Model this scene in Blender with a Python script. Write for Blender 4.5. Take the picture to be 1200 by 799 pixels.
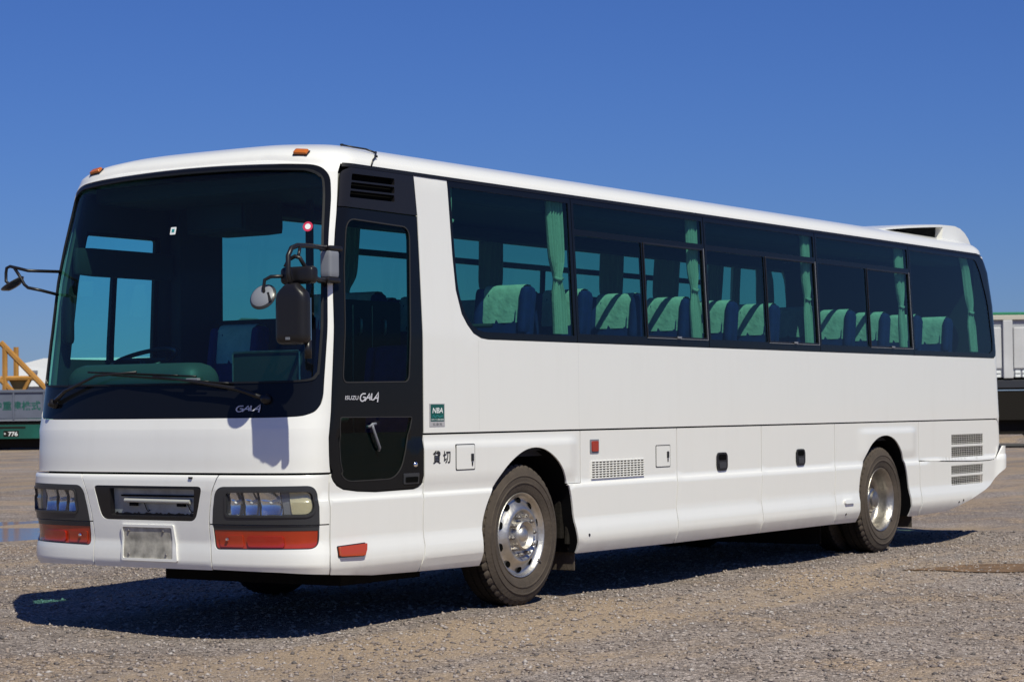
import bpy, bmesh, math, random, bisect
import numpy as np
from mathutils import Vector, Matrix
from mathutils.geometry import delaunay_2d_cdt

for _o in list(bpy.data.objects):
    bpy.data.objects.remove(_o, do_unlink=True)
SC = bpy.context.scene
COL = SC.collection
R = math.radians

# ------------------------------------------------------------------ camera
CAM_LOC = (-10.4804801, -8.49443103, 1.40080567)
YAW, PITCH, ROLL, FPX = -0.988411352, 0.0312235941, -0.0105607617, 2554.01
_F = Vector((-math.sin(YAW) * math.cos(PITCH), math.cos(YAW) * math.cos(PITCH), math.sin(PITCH)))
_Rt = Vector((math.cos(YAW), math.sin(YAW), 0.0))
_U = _Rt.cross(_F)
_R2 = _Rt * math.cos(ROLL) + _U * math.sin(ROLL)
_U2 = _U * math.cos(ROLL) - _Rt * math.sin(ROLL)
cam_d = bpy.data.cameras.new('camera')
cam_d.sensor_width = 36.0
cam_d.lens = FPX * 36.0 / 1200.0
cam_d.clip_start = 0.1
cam_d.clip_end = 20000.0
cam_d.dof.use_dof = True
cam_d.dof.focus_distance = 14.0
cam_d.dof.aperture_fstop = 9.0
cam = bpy.data.objects.new('camera', cam_d)
COL.objects.link(cam)
m3 = Matrix((_R2, _U2, -_F)).transposed()
cam.matrix_world = Matrix.Translation(Vector(CAM_LOC)) @ m3.to_4x4()
SC.camera = cam

# ------------------------------------------------------------------ sky and sun
SUN_TRAVEL = Vector((0.41, 0.62, -1.0)).normalized()
_el = math.asin(-SUN_TRAVEL.z)
_rot = math.atan2(-SUN_TRAVEL.x, -SUN_TRAVEL.y)
w = bpy.data.worlds.new('World')
SC.world = w
w.use_nodes = True
nt = w.node_tree
nt.nodes.clear()
sky = nt.nodes.new('ShaderNodeTexSky')
sky.sky_type = 'NISHITA'
sky.sun_disc = False
sky.sun_elevation = _el
sky.sun_rotation = _rot
sky.altitude = 2500.0
sky.air_density = 1.6
sky.dust_density = 0.0
sky.ozone_density = 8.0
pol = nt.nodes.new('ShaderNodeMix')                 # the deep, polarised blue of this clear noon sky
pol.data_type = 'RGBA'
pol.blend_type = 'MULTIPLY'
pol.inputs['Factor'].default_value = 1.0
pol.inputs[7].default_value = (0.30, 0.415, 0.745, 1)
bg = nt.nodes.new('ShaderNodeBackground')
bg.inputs['Strength'].default_value = 0.097
wo = nt.nodes.new('ShaderNodeOutputWorld')
nt.links.new(sky.outputs[0], pol.inputs[6])
nt.links.new(pol.outputs[2], bg.inputs[0])
nt.links.new(bg.outputs[0], wo.inputs[0])
sun_d = bpy.data.lights.new('sun', 'SUN')
sun_d.energy = 4.6
sun_d.angle = R(0.53)
sun_d.color = (1.0, 0.97, 0.80)
sun = bpy.data.objects.new('sun', sun_d)
COL.objects.link(sun)
sun.rotation_euler = SUN_TRAVEL.to_track_quat('-Z', 'Y').to_euler()
SC.view_settings.view_transform = 'Standard'
SC.view_settings.look = 'None'
SC.view_settings.exposure = 0.0
SC.view_settings.gamma = 1.0
SC.view_settings.use_curve_mapping = False
SC.cycles.transparent_max_bounces = 24
SC.cycles.max_bounces = 10

# ------------------------------------------------------------------ materials
def _new(name):
    m = bpy.data.materials.new(name)
    m.use_nodes = True
    return m, m.node_tree, m.node_tree.nodes['Principled BSDF']

def plain(name, col, rough=0.5, metal=0.0, spec=0.5, coat=0.0, bump=None, var=None, emit=None):
    """Principled; bump=(scale, strength); var=(scale, amount) is a soft mottling of the base colour."""
    m, t, b = _new(name)
    b.inputs['Base Color'].default_value = (*col, 1)
    b.inputs['Roughness'].default_value = rough
    b.inputs['Metallic'].default_value = metal
    b.inputs['Specular IOR Level'].default_value = spec
    b.inputs['Coat Weight'].default_value = coat
    b.inputs['Coat Roughness'].default_value = 0.04
    if bump or var:
        tc = t.nodes.new('ShaderNodeTexCoord')
    if var:
        n = t.nodes.new('ShaderNodeTexNoise')
        n.inputs['Scale'].default_value = var[0]
        n.inputs['Detail'].default_value = 6
        t.links.new(tc.outputs['Object'], n.inputs['Vector'])
        r = t.nodes.new('ShaderNodeMapRange')
        r.inputs['From Min'].default_value = 0.3
        r.inputs['From Max'].default_value = 0.7
        r.inputs['To Min'].default_value = 1 - var[1]
        r.inputs['To Max'].default_value = 1 + var[1]
        t.links.new(n.outputs['Fac'], r.inputs['Value'])
        mx = t.nodes.new('ShaderNodeMix')
        mx.data_type = 'RGBA'
        mx.blend_type = 'MULTIPLY'
        mx.inputs['Factor'].default_value = 1.0
        mx.inputs[6].default_value = (*col, 1)
        t.links.new(r.outputs[0], mx.inputs[7])
        t.links.new(mx.outputs[2], b.inputs['Base Color'])
    if bump:
        n = t.nodes.new('ShaderNodeTexNoise')
        n.inputs['Scale'].default_value = bump[0]
        n.inputs['Detail'].default_value = 4
        t.links.new(tc.outputs['Object'], n.inputs['Vector'])
        bp = t.nodes.new('ShaderNodeBump')
        bp.inputs['Strength'].default_value = bump[1]
        bp.inputs['Distance'].default_value = 0.02
        t.links.new(n.outputs['Fac'], bp.inputs['Height'])
        t.links.new(bp.outputs[0], b.inputs['Normal'])
    if emit:
        b.inputs['Emission Color'].default_value = (*col, 1)
        b.inputs['Emission Strength'].default_value = emit
    return m

def paint_white():
    """White coach enamel: slightly wavy panels, a little road dirt in streaks and along the lowest edge."""
    m, t, b = _new('white_enamel')
    tc = t.nodes.new('ShaderNodeTexCoord')
    n1 = t.nodes.new('ShaderNodeTexNoise')
    mp = t.nodes.new('ShaderNodeMapping')
    mp.inputs['Scale'].default_value = (7, 7, 0.9)
    t.links.new(tc.outputs['Object'], mp.inputs['Vector'])
    t.links.new(mp.outputs[0], n1.inputs['Vector'])
    n1.inputs['Scale'].default_value = 1.0
    n1.inputs['Detail'].default_value = 7
    n1.inputs['Roughness'].default_value = 0.65
    r1 = t.nodes.new('ShaderNodeMapRange')
    r1.inputs['From Min'].default_value = 0.52
    r1.inputs['From Max'].default_value = 0.85
    r1.inputs['To Max'].default_value = 0.07
    t.links.new(n1.outputs['Fac'], r1.inputs['Value'])
    sx = t.nodes.new('ShaderNodeSeparateXYZ')
    t.links.new(tc.outputs['Object'], sx.inputs[0])
    r2 = t.nodes.new('ShaderNodeMapRange')          # splash dirt low on the skirt
    r2.inputs['From Min'].default_value = 0.47
    r2.inputs['From Max'].default_value = 0.31
    r2.inputs['To Max'].default_value = 0.60
    t.links.new(sx.outputs['Z'], r2.inputs['Value'])
    n2 = t.nodes.new('ShaderNodeTexNoise')
    n2.inputs['Scale'].default_value = 9
    n2.inputs['Detail'].default_value = 8
    t.links.new(tc.outputs['Object'], n2.inputs['Vector'])
    mu = t.nodes.new('ShaderNodeMath')
    mu.operation = 'MULTIPLY'
    t.links.new(r2.outputs[0], mu.inputs[0])
    t.links.new(n2.outputs['Fac'], mu.inputs[1])
    ad = t.nodes.new('ShaderNodeMath')
    ad.operation = 'ADD'
    ad.use_clamp = True
    t.links.new(mu.outputs[0], ad.inputs[0])
    t.links.new(r1.outputs[0], ad.inputs[1])
    mx = t.nodes.new('ShaderNodeMix')
    mx.data_type = 'RGBA'
    mx.inputs[6].default_value = (0.80, 0.79, 0.765, 1)
    mx.inputs[7].default_value = (0.46, 0.42, 0.36, 1)
    t.links.new(ad.outputs[0], mx.inputs['Factor'])
    t.links.new(mx.outputs[2], b.inputs['Base Color'])
    b.inputs['Roughness'].default_value = 0.32
    b.inputs['Coat Weight'].default_value = 0.5
    b.inputs['Coat Roughness'].default_value = 0.06
    n3 = t.nodes.new('ShaderNodeTexNoise')
    n3.inputs['Scale'].default_value = 1.6
    n3.inputs['Detail'].default_value = 1
    t.links.new(tc.outputs['Object'], n3.inputs['Vector'])
    bp = t.nodes.new('ShaderNodeBump')
    bp.inputs['Strength'].default_value = 0.04
    bp.inputs['Distance'].default_value = 0.02
    t.links.new(n3.outputs['Fac'], bp.inputs['Height'])
    t.links.new(bp.outputs[0], b.inputs['Normal'])
    t.links.new(bp.outputs[0], b.inputs['Coat Normal'])
    return m

def glass(name, tint, refl=1.0, rough=0.0, grime=0.0):
    """Thin tinted pane: Schlick-weighted mirror over a tinted transparent sheet (same from both faces)."""
    m, t, b = _new(name)
    t.nodes.remove(b)
    out = t.nodes['Material Output']
    g = t.nodes.new('ShaderNodeNewGeometry')
    d = t.nodes.new('ShaderNodeVectorMath')
    d.operation = 'DOT_PRODUCT'
    t.links.new(g.outputs['Normal'], d.inputs[0])
    t.links.new(g.outputs['Incoming'], d.inputs[1])
    def mth(op, a, bb=None):
        n = t.nodes.new('ShaderNodeMath')
        n.operation = op
        for i, v in enumerate((a, bb)):
            if v is None:
                continue
            if isinstance(v, (int, float)):
                n.inputs[i].default_value = v
            else:
                t.links.new(v, n.inputs[i])
        return n.outputs[0]
    c = mth('ABSOLUTE', d.outputs['Value'])
    f = mth('POWER', mth('SUBTRACT', 1.0, c), 5.0)
    f = mth('ADD', mth('MULTIPLY', f, 0.90 * refl), 0.042 * refl)
    tr = t.nodes.new('ShaderNodeBsdfTransparent')
    tr.inputs[0].default_value = (*tint, 1)
    gl = t.nodes.new('ShaderNodeBsdfGlossy')
    gl.inputs['Roughness'].default_value = rough
    mx = t.nodes.new('ShaderNodeMixShader')
    t.links.new(f, mx.inputs[0])
    t.links.new(tr.outputs[0], mx.inputs[1])
    t.links.new(gl.outputs[0], mx.inputs[2])
    last = mx.outputs[0]
    if grime:
        df = t.nodes.new('ShaderNodeBsdfDiffuse')
        df.inputs[0].default_value = (0.45, 0.43, 0.40, 1)
        m2 = t.nodes.new('ShaderNodeMixShader')
        m2.inputs[0].default_value = grime
        t.links.new(last, m2.inputs[1])
        t.links.new(df.outputs[0], m2.inputs[2])
        last = m2.outputs[0]
    t.links.new(last, out.inputs['Surface'])
    return m

def gravel_mat():
    m, t, b = _new('gravel_ground')
    tc = t.nodes.new('ShaderNodeTexCoord')
    def noise(sc, det=5, ro=0.6, vec=None):
        n = t.nodes.new('ShaderNodeTexNoise')
        n.inputs['Scale'].default_value = sc
        n.inputs['Detail'].default_value = det
        n.inputs['Roughness'].default_value = ro
        t.links.new(vec or tc.outputs['Object'], n.inputs['Vector'])
        return n.outputs['Fac']
    def ramp(fac, stops):
        r = t.nodes.new('ShaderNodeValToRGB')
        while len(r.color_ramp.elements) < len(stops):
            r.color_ramp.elements.new(0.5)
        for e, (p, c) in zip(r.color_ramp.elements, stops):
            e.position = p
            e.color = (*c, 1)
        t.links.new(fac, r.inputs[0])
        return r.outputs[0]
    def mix(kind, fac, a, c):
        x = t.nodes.new('ShaderNodeMix')
        x.data_type = 'RGBA'
        x.blend_type = kind
        for sock, v in ((x.inputs['Factor'], fac), (x.inputs[6], a), (x.inputs[7], c)):
            if isinstance(v, (int, float)):
                sock.default_value = v
            elif isinstance(v, tuple):
                sock.default_value = (*v, 1)
            else:
                t.links.new(v, sock)
        return x.outputs[2]
    earth = ramp(noise(0.55, 8, 0.68), [(0.30, (0.205, 0.19, 0.188)), (0.43, (0.315, 0.278, 0.26)), (0.52, (0.245, 0.212, 0.195)), (0.61, (0.345, 0.272, 0.208)), (0.75, (0.235, 0.207, 0.19))])
    def stones(scale):
        v = t.nodes.new('ShaderNodeTexVoronoi')
        v.inputs['Scale'].default_value = scale
        t.links.new(tc.outputs['Object'], v.inputs['Vector'])
        return v
    v1 = stones(46)
    v2 = stones(95)
    sep = t.nodes.new('ShaderNodeSeparateColor')
    t.links.new(v1.outputs['Color'], sep.inputs[0])
    sep2 = t.nodes.new('ShaderNodeSeparateColor')
    t.links.new(v2.outputs['Color'], sep2.inputs[0])
    c1 = ramp(sep.outputs[0], [(0.0, (0.50, 0.48, 0.48)), (0.45, (0.88, 0.86, 0.85)), (0.8, (1.18, 1.15, 1.12)), (1.0, (1.6, 1.6, 1.62))])
    c2 = ramp(sep2.outputs[1], [(0.0, (0.45, 0.45, 0.47)), (0.5, (0.95, 0.93, 0.90)), (0.85, (1.25, 1.2, 1.15)), (1.0, (1.9, 1.9, 1.9))])
    col = mix('MULTIPLY', 1.0, earth, c1)
    col = mix('MULTIPLY', 0.8, col, c2)
    # bare, finer dirt where wheels have run
    mp = t.nodes.new('ShaderNodeMapping')
    mp.inputs['Rotation'].default_value = (0, 0, R(14))
    mp.inputs['Scale'].default_value = (0.10, 0.55, 1)
    t.links.new(tc.outputs['Object'], mp.inputs['Vector'])
    tr = ramp(noise(1.0, 7, 0.65, mp.outputs[0]), [(0.49, (0, 0, 0)), (0.58, (0.85, 0.85, 0.85))])
    col = mix('MIX', tr, col, mix('MULTIPLY', 0.6, (0.36, 0.275, 0.198), c2))
    big = ramp(noise(0.06, 4, 0.6), [(0.35, (0.80, 0.80, 0.81)), (0.65, (1.10, 1.08, 1.06))])
    col = mix('MULTIPLY', 1.0, col, big)
    t.links.new(col, b.inputs['Base Color'])
    b.inputs['Roughness'].default_value = 0.9
    b.inputs['Specular IOR Level'].default_value = 0.2
    bp = t.nodes.new('ShaderNodeBump')
    bp.inputs['Strength'].default_value = 0.55
    bp.inputs['Distance'].default_value = 0.018
    mn = t.nodes.new('ShaderNodeMath')
    mn.operation = 'ADD'
    t.links.new(v1.outputs['Distance'], mn.inputs[0])
    t.links.new(v2.outputs['Distance'], mn.inputs[1])
    inv = t.nodes.new('ShaderNodeMath')
    inv.operation = 'MULTIPLY'
    inv.inputs[1].default_value = -1.0
    t.links.new(mn.outputs[0], inv.inputs[0])
    t.links.new(inv.outputs[0], bp.inputs['Height'])
    t.links.new(bp.outputs[0], b.inputs['Normal'])
    return m

def stone_mat():
    m, t, b = _new('gravel_stone')
    g = t.nodes.new('ShaderNodeNewGeometry')
    r = t.nodes.new('ShaderNodeValToRGB')
    st = [(0.0, (0.10, 0.088, 0.086)), (0.3, (0.225, 0.18, 0.162)), (0.6, (0.31, 0.25, 0.212)), (0.9, (0.35, 0.30, 0.28)), (1.0, (0.44, 0.40, 0.38))]
    while len(r.color_ramp.elements) < len(st):
        r.color_ramp.elements.new(0.5)
    for e, (p, c) in zip(r.color_ramp.elements, st):
        e.position = p
        e.color = (*c, 1)
    t.links.new(g.outputs['Random Per Island'], r.inputs[0])
    t.links.new(r.outputs[0], b.inputs['Base Color'])
    b.inputs['Roughness'].default_value = 0.85
    return m

M = dict(
    white=paint_white(),
    black=plain('black_trim', (0.012, 0.012, 0.014), 0.2),
    rubber=plain('black_rubber', (0.009, 0.009, 0.010), 0.45, spec=0.3),
    satin=plain('satin_black_plastic', (0.012, 0.011, 0.012), 0.36, spec=0.4),
    liner=plain('dark_liner', (0.006, 0.006, 0.007), 0.9, spec=0.05),
    chassis=plain('dirty_chassis', (0.016, 0.014, 0.012), 0.8, spec=0.1, bump=(20, 0.5)),
    grey=plain('grey_plastic', (0.034, 0.035, 0.040), 0.30, bump=(160, 0.03)),
    bracket=plain('grey_bracket', (0.20, 0.21, 0.24), 0.45),
    side_glass=glass('tinted_side_glass', (0.33, 0.64, 0.54)),
    wind_glass=glass('windscreen_glass', (0.40, 0.80, 0.76), 0.9, 0.0, 0.005),
    door_glass=glass('door_glass', (0.34, 0.70, 0.66), 0.5),
    drv_glass=glass('clear_side_glass', (0.62, 0.95, 0.92)),
    lens=glass('clear_lens', (0.86, 0.88, 0.90), 1.0, 0.03, 0.10),
    tyre=plain('dusty_tyre', (0.062, 0.047, 0.036), 0.85, bump=(40, 0.25), var=(7, 0.22)),
    shade_rubber=plain('shaded_tread_rubber', (0.022, 0.019, 0.017), 0.9, spec=0.1, bump=(40, 0.25)),  # tyre rubber darkened in its colour to stand for shade under the body
    alloy=plain('polished_alloy', (0.56, 0.535, 0.50), 0.46, 1.0, bump=(40, 0.12), var=(9, 0.22)),
    dullalloy=plain('dull_steel', (0.40, 0.375, 0.345), 0.42, 1.0, bump=(60, 0.15), var=(14, 0.25)),
    nut=plain('steel_nut', (0.33, 0.31, 0.30), 0.4, 0.9),
    hole=plain('dark_hole', (0.004, 0.004, 0.004), 0.9, spec=0.05),
    chrome=plain('reflector_chrome', (0.90, 0.90, 0.92), 0.14, 1.0),
    amber=plain('amber_plastic', (0.46, 0.052, 0.005), 0.18, coat=0.6),
    red=plain('red_orange_plastic', (0.36, 0.032, 0.008), 0.20, coat=0.6, var=(5, 0.15)),
    marker=plain('amber_marker_plastic', (0.52, 0.13, 0.012), 0.2, coat=0.5),
    trim=plain('grey_pillar_trim', (0.20, 0.205, 0.19), 0.7),
    joint=plain('panel_joint_filler', (0.62, 0.61, 0.59), 0.5),
    red2=plain('deep_red_lens', (0.36, 0.018, 0.007), 0.12, coat=0.8),
    cream=plain('yellowed_lens', (0.62, 0.55, 0.33), 0.16, coat=0.8, bump=(90, 0.1)),
    plate=plain('blank_weathered_plate', (0.40, 0.375, 0.325), 0.6, 0.15, var=(13, 0.42), bump=(30, 0.1)),
    seal=plain('door_seal', (0.030, 0.028, 0.026), 0.5),
    lampglass=plain('bulb_glass', (0.75, 0.75, 0.72), 0.05, coat=1.0),
    frost=plain('grimy_sign_panel', (0.27, 0.30, 0.31), 0.25, coat=0.4, var=(6, 0.3)),
    tubelight=plain('dead_tube_lamp', (0.42, 0.42, 0.40), 0.3),
    interior=plain('dark_interior_trim', (0.020, 0.021, 0.026), 0.75),
    ceil=plain('interior_ceiling_cloth', (0.03, 0.033, 0.042), 0.85),
    dash=plain('grey_dashboard', (0.062, 0.066, 0.066), 0.55, bump=(200, 0.05)),
    seat=plain('navy_seat_fabric', (0.007, 0.011, 0.135), 0.85, bump=(90, 0.2), var=(16, 0.2)),
    cover=plain('white_headrest_cloth', (0.66, 0.63, 0.62), 0.9, bump=(22, 0.35), var=(14, 0.12)),
    curtain=plain('pale_green_curtain', (0.47, 0.47, 0.45), 0.85, bump=(30, 0.2)),
    badgegreen=plain('sticker_green', (0.004, 0.085, 0.072), 0.35),
    badgeteal=plain('sticker_teal', (0.03, 0.27, 0.27), 0.35),
    badgegrey=plain('sticker_silver', (0.42, 0.41, 0.43), 0.4),
    letter=plain('silver_lettering', (0.58, 0.57, 0.62), 0.35),
    letterwhite=plain('white_lettering', (0.78, 0.80, 0.80), 0.4),
    ink=plain('black_lettering', (0.012, 0.012, 0.014), 0.4),
    stickerred=plain('sticker_red', (0.55, 0.03, 0.08), 0.4),
    mirror=plain('mirror_glass', (0.85, 0.85, 0.85), 0.02, 1.0),
    ground=gravel_mat(),
    stone=stone_mat(),
)
M['frame'] = plain('black_window_band', (0.006, 0.0065, 0.008), 0.16, spec=0.22)
# ------------------------------------------------------------------ mesh helpers
ORG = {}                                     # world origin of each object we made

def link(o, parent=None, org=None):
    COL.objects.link(o)
    org = Vector(org) if org is not None else (ORG[parent.name].copy() if parent else Vector((0, 0, 0)))
    ORG[o.name] = org
    if parent:
        o.parent = parent
        o.location = org - ORG[parent.name]
    else:
        o.location = org
    return o

def mk(name, verts, faces, mats, parent=None, org=None, smooth=False, fm=None, loopn=None):
    if not isinstance(mats, (list, tuple)):
        mats = [mats]
    o3 = Vector(org) if org is not None else (ORG[parent.name] if parent else Vector((0, 0, 0)))
    me = bpy.data.meshes.new(name)
    me.from_pydata([(v[0] - o3[0], v[1] - o3[1], v[2] - o3[2]) for v in verts], [], faces)
    for m in mats:
        me.materials.append(m)
    if fm is not None:
        me.polygons.foreach_set('material_index', fm)
    if smooth:
        me.polygons.foreach_set('use_smooth', [True] * len(me.polygons))
    me.update()
    if loopn is not None:
        me.polygons.foreach_set('use_smooth', [True] * len(me.polygons))
        me.normals_split_custom_set(loopn)
    return link(bpy.data.objects.new(name, me), parent, o3)

def empty(name, loc, parent=None):
    return link(bpy.data.objects.new(name, None), parent, loc)

def tag(o, label, cat, group=None, kind=None):
    o['label'] = label
    o['category'] = cat
    if group:
        o['group'] = group
    if kind:
        o['kind'] = kind
    return o

class MB:
    """Collects shapes and links them as one mesh object."""
    def __init__(s):
        s.v, s.f, s.m = [], [], []
    def add(s, vs, fs, mi=0):
        k = len(s.v)
        s.v += [tuple(v) for v in vs]
        s.f += [tuple(i + k for i in f) for f in fs]
        s.m += [mi] * len(fs)
        return s
    def box(s, lo, hi, mi=0, bev=0.0, xf=None):
        bm = bmesh.new()
        bmesh.ops.create_cube(bm, size=1)
        for v in bm.verts:
            v.co = Vector(((lo[0] + hi[0]) / 2 + v.co.x * (hi[0] - lo[0]), (lo[1] + hi[1]) / 2 + v.co.y * (hi[1] - lo[1]), (lo[2] + hi[2]) / 2 + v.co.z * (hi[2] - lo[2])))
        if bev:
            bmesh.ops.bevel(bm, geom=bm.edges[:] + bm.verts[:], offset=bev, segments=2, affect='EDGES', profile=0.6)
        bm.verts.index_update()
        vs = [v.co.copy() for v in bm.verts]
        if xf:
            vs = [xf(v) for v in vs]
        s.add(vs, [[v.index for v in f.verts] for f in bm.faces], mi)
        bm.free()
        return s
    def tube(s, pts, r, n=10, mi=0, caps=True):
        pts = [Vector(p) for p in pts]
        rings = []
        up = Vector((0.123, 0.345, 0.93)).normalized()
        for i, p in enumerate(pts):
            d = (pts[min(i + 1, len(pts) - 1)] - pts[max(i - 1, 0)]).normalized()
            a = d.cross(up)
            if a.length < 1e-3:
                a = d.cross(Vector((1, 0, 0)))
            a.normalize()
            up = a.cross(d).normalized()
            rr = r[i] if isinstance(r, (list, tuple)) else r
            rings.append([p + (a * math.cos(2 * math.pi * k / n) + up * math.sin(2 * math.pi * k / n)) * rr for k in range(n)])
        vs = [v for g in rings for v in g]
        fs = [(i * n + k, i * n + (k + 1) % n, (i + 1) * n + (k + 1) % n, (i + 1) * n + k) for i in range(len(rings) - 1) for k in range(n)]
        if caps:
            fs += [tuple(range(n - 1, -1, -1)), tuple((len(rings) - 1) * n + k for k in range(n))]
        return s.add(vs, fs, mi)
    def lathe(s, prof, c, ax, n=48, mi=0, mod=None):
        """prof = [(radius, distance along ax)]; closed at small radii."""
        ax = Vector(ax).normalized()
        a = ax.cross(Vector((0, 0, 1)))
        if a.length < 1e-3:
            a = Vector((1, 0, 0))
        a.normalize()
        b = ax.cross(a)
        c = Vector(c)
        vs = []
        for j, (r, d) in enumerate(prof):
            for k in range(n):
                rr = r * (mod(j, k) if mod else 1)
                th = 2 * math.pi * k / n
                vs.append(c + ax * d + (a * math.cos(th) + b * math.sin(th)) * rr)
        fs = [(j * n + k, (j + 1) * n + k, (j + 1) * n + (k + 1) % n, j * n + (k + 1) % n) for j in range(len(prof) - 1) for k in range(n)]
        return s.add(vs, fs, mi)
    def rbox(s, c, size, r, mi=0, n=6, xf=None):
        """Cushion-like box with rounded edges."""
        h = [x / 2 for x in size]
        r = min(r, *[x * 0.98 for x in h])
        t = []
        for i in range(n + 1):
            t.append(-1 + 2 * i / n)
        vs, fs = [], []
        for ax in range(3):
            for sg in (-1, 1):
                k = len(vs)
                for i in range(n + 1):
                    for j in range(n + 1):
                        q = [0, 0, 0]
                        q[ax] = sg * h[ax]
                        # more lines near the edges
                        for axis, tt in (((ax + 1) % 3, t[i]), ((ax + 2) % 3, t[j])):
                            e = math.copysign(abs(tt) ** 0.6, tt) if tt else 0
                            q[axis] = e * h[axis]
                        inn = [max(-(h[a] - r), min(h[a] - r, q[a])) for a in range(3)]
                        d = Vector([q[a] - inn[a] for a in range(3)])
                        if d.length > 1e-9:
                            d = d.normalized() * r
                        p = Vector(inn) + d + Vector(c)
                        vs.append(xf(p) if xf else p)
                for i in range(n):
                    for j in range(n):
                        a0 = k + i * (n + 1) + j
                        f = (a0, a0 + n + 1, a0 + n + 2, a0 + 1)
                        fs.append(f if sg > 0 else f[::-1])
        return s.add(vs, fs, mi)
    def sweep(s, path, prof, mi=0):
        pass
    def build(s, name, mats, parent=None, org=None, smooth=False):
        return mk(name, s.v, s.f, mats, parent, org, smooth, s.m if isinstance(mats, (list, tuple)) else None)

def smooth_by_angle(o, deg=40):
    me = o.data
    bm = bmesh.new()
    bm.from_mesh(me)
    bmesh.ops.remove_doubles(bm, verts=bm.verts, dist=1e-5)
    bmesh.ops.recalc_face_normals(bm, faces=bm.faces)
    for e in bm.edges:
        e.smooth = not (len(e.link_faces) != 2 or e.calc_face_angle(0) > math.radians(deg))
    for f in bm.faces:
        f.smooth = True
    bm.to_mesh(me)
    bm.free()
    return o

# ------------------------------------------------------------------ the coach's outer skin as one surface P(u, z)
# u runs along the plan outline from the middle of the front (0) round the kerb-side corner to the tail; minus u is the far side.
A=1.245; D=.35; NN=3.0; LEN=11.98; DR=.32; NR=3.2
def lerp(tab,z):
    if z<=tab[0][0]: return tab[0][1]
    for (a,va),(b,vb) in zip(tab,tab[1:]):
        if z<=b: return va+(vb-va)*(z-a)/(b-a)
    return tab[-1][1]
def smooth(t): t=min(1,max(0,t)); return t*t*(3-2*t)
# plan curve: list of (u,x,a)
_tab=[]
def _build():
    pts=[]
    N=160
    for i in range(N+1):
        th=math.pi/2*i/N
        a=A*math.sin(th)**(2/NN); x=D*(1-math.cos(th)**(2/NN)) if i<N else D
        pts.append((x,a))
    for i in range(1,400):
        pts.append((D+(LEN-DR-D)*i/400,A))
    for i in range(N+1):
        th=math.pi/2*(1-i/N)
        a=A*math.sin(th)**(2/NR); x=LEN-DR*(1-math.cos(th)**(2/NR)) if i>0 else LEN-DR
        pts.append((x,a))
    u=0;_tab.append((0,)+pts[0])
    for p,q in zip(pts,pts[1:]):
        u+=math.hypot(q[0]-p[0],q[1]-p[1]); _tab.append((u,)+q)
_build()
_us=[t[0] for t in _tab]
def plan(u):
    k=min(max(bisect.bisect_right(_us,u)-1,0),len(_tab)-2)
    u0,x0,a0=_tab[k];u1,x1,a1=_tab[k+1]
    f=(u-u0)/(u1-u0) if u1>u0 else 0
    return x0+(x1-x0)*f,a0+(a1-a0)*f
UMAX=_us[-1]
X0T=[(.33,.07),(.40,.045),(.43,.03),(.50,.028),(.58,.034),(.66,.022),(.73,.014),(.91,-.006),(.985,-.004),(1.005,.006),(1.012,.03),(1.13,.031),(1.29,.042),(1.39,.066),(1.49,.082),(1.67,.112),(1.95,.157),(2.31,.2),(2.55,.253),(2.79,.317),(2.94,.352),(3.0,.385),(3.03,.42),(3.085,.52),(3.13,.68)]
INT=[(.30,.04),(.36,.004),(.42,-.02),(.50,-.018),(.59,.0),(.838,-.002),(.850,.010),(1.2385,.008),(1.2425,0),(1.9,.0),(2.95,.05),(2.98,.055),(3.03,.07),(3.085,.13),(3.13,.26)]
X1T=[(.3,.05),(.50,.10),(.72,.15),(.88,.165),(1.02,.165),(1.24,.145),(1.7,.10),(2.44,.075),(2.8,-.014),(2.98,-.147),(3.1,-.5)]
def P(u,z):
    s=1 if u>=0 else -1
    x,a=plan(abs(u))
    w=1-smooth((x-.2)/1.05)
    w2=smooth((x-10.6)/1.1)
    ins=lerp(INT,z)
    return (x+lerp(X0T,z)*w+lerp(X1T,z)*w2, A-s*a*(1-ins/A), z)
UC=[t[0] for t in _tab if t[1]>=D][0]
def u_of_x(x): return UC+(x-D)

def PV(u, z):
    return Vector(P(u, z))

PADS = [(2.10, 4.385, 1.205), (9.28, 10.74, 1.20)]
def disp(u, z):
    """Raised fender pads round the wheel arches."""
    d = 0.0
    au = abs(u)
    for a, b, top in PADS:
        if a < au < b and 0.85 < z < top:
            d += 0.013 * smooth((au - a) / 0.30) * smooth((b - au) / 0.16) * smooth((top - z) / 0.05) * smooth((z - 0.85) / 0.12)
    return d

def NV(u, z):
    e = 0.004
    du = PV(u + e, z) - PV(u - e, z)
    dz = PV(u, z + 0.0015) - PV(u, z - 0.0015)
    n = du.cross(dz)
    n.normalize()
    return n

def skin(u, z, off=0.0):
    return PV(u, z) + NV(u, z) * (off + disp(u, z))

def skin_n(u, z):
    e = 0.006
    du = skin(u + e, z) - skin(u - e, z)
    dz = skin(u, z + 0.003) - skin(u, z - 0.003)
    n = du.cross(dz).normalized()
    if n.dot(NV(u, z)) < 0:
        n.negate()
    return n

def rpoly(pts, rad, n=6):
    """Rounded polygon; rad is one radius or a list."""
    out = []
    L = len(pts)
    for i in range(L):
        r = rad[i] if isinstance(rad, (list, tuple)) else rad
        p = Vector(pts[i])
        a = Vector(pts[i - 1]) - p
        b = Vector(pts[(i + 1) % L]) - p
        if r < 1e-4:
            out.append(tuple(p))
            continue
        ang = a.angle(b)
        t = min(r / math.tan(ang / 2), a.length * 0.49, b.length * 0.49)
        a.normalize(); b.normalize()
        p0, p1 = p + a * t, p + b * t
        for k in range(n + 1):
            s = k / n
            out.append(tuple(p0 * (1 - s) ** 2 + p * 2 * s * (1 - s) + p1 * s * s))
    return out

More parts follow.
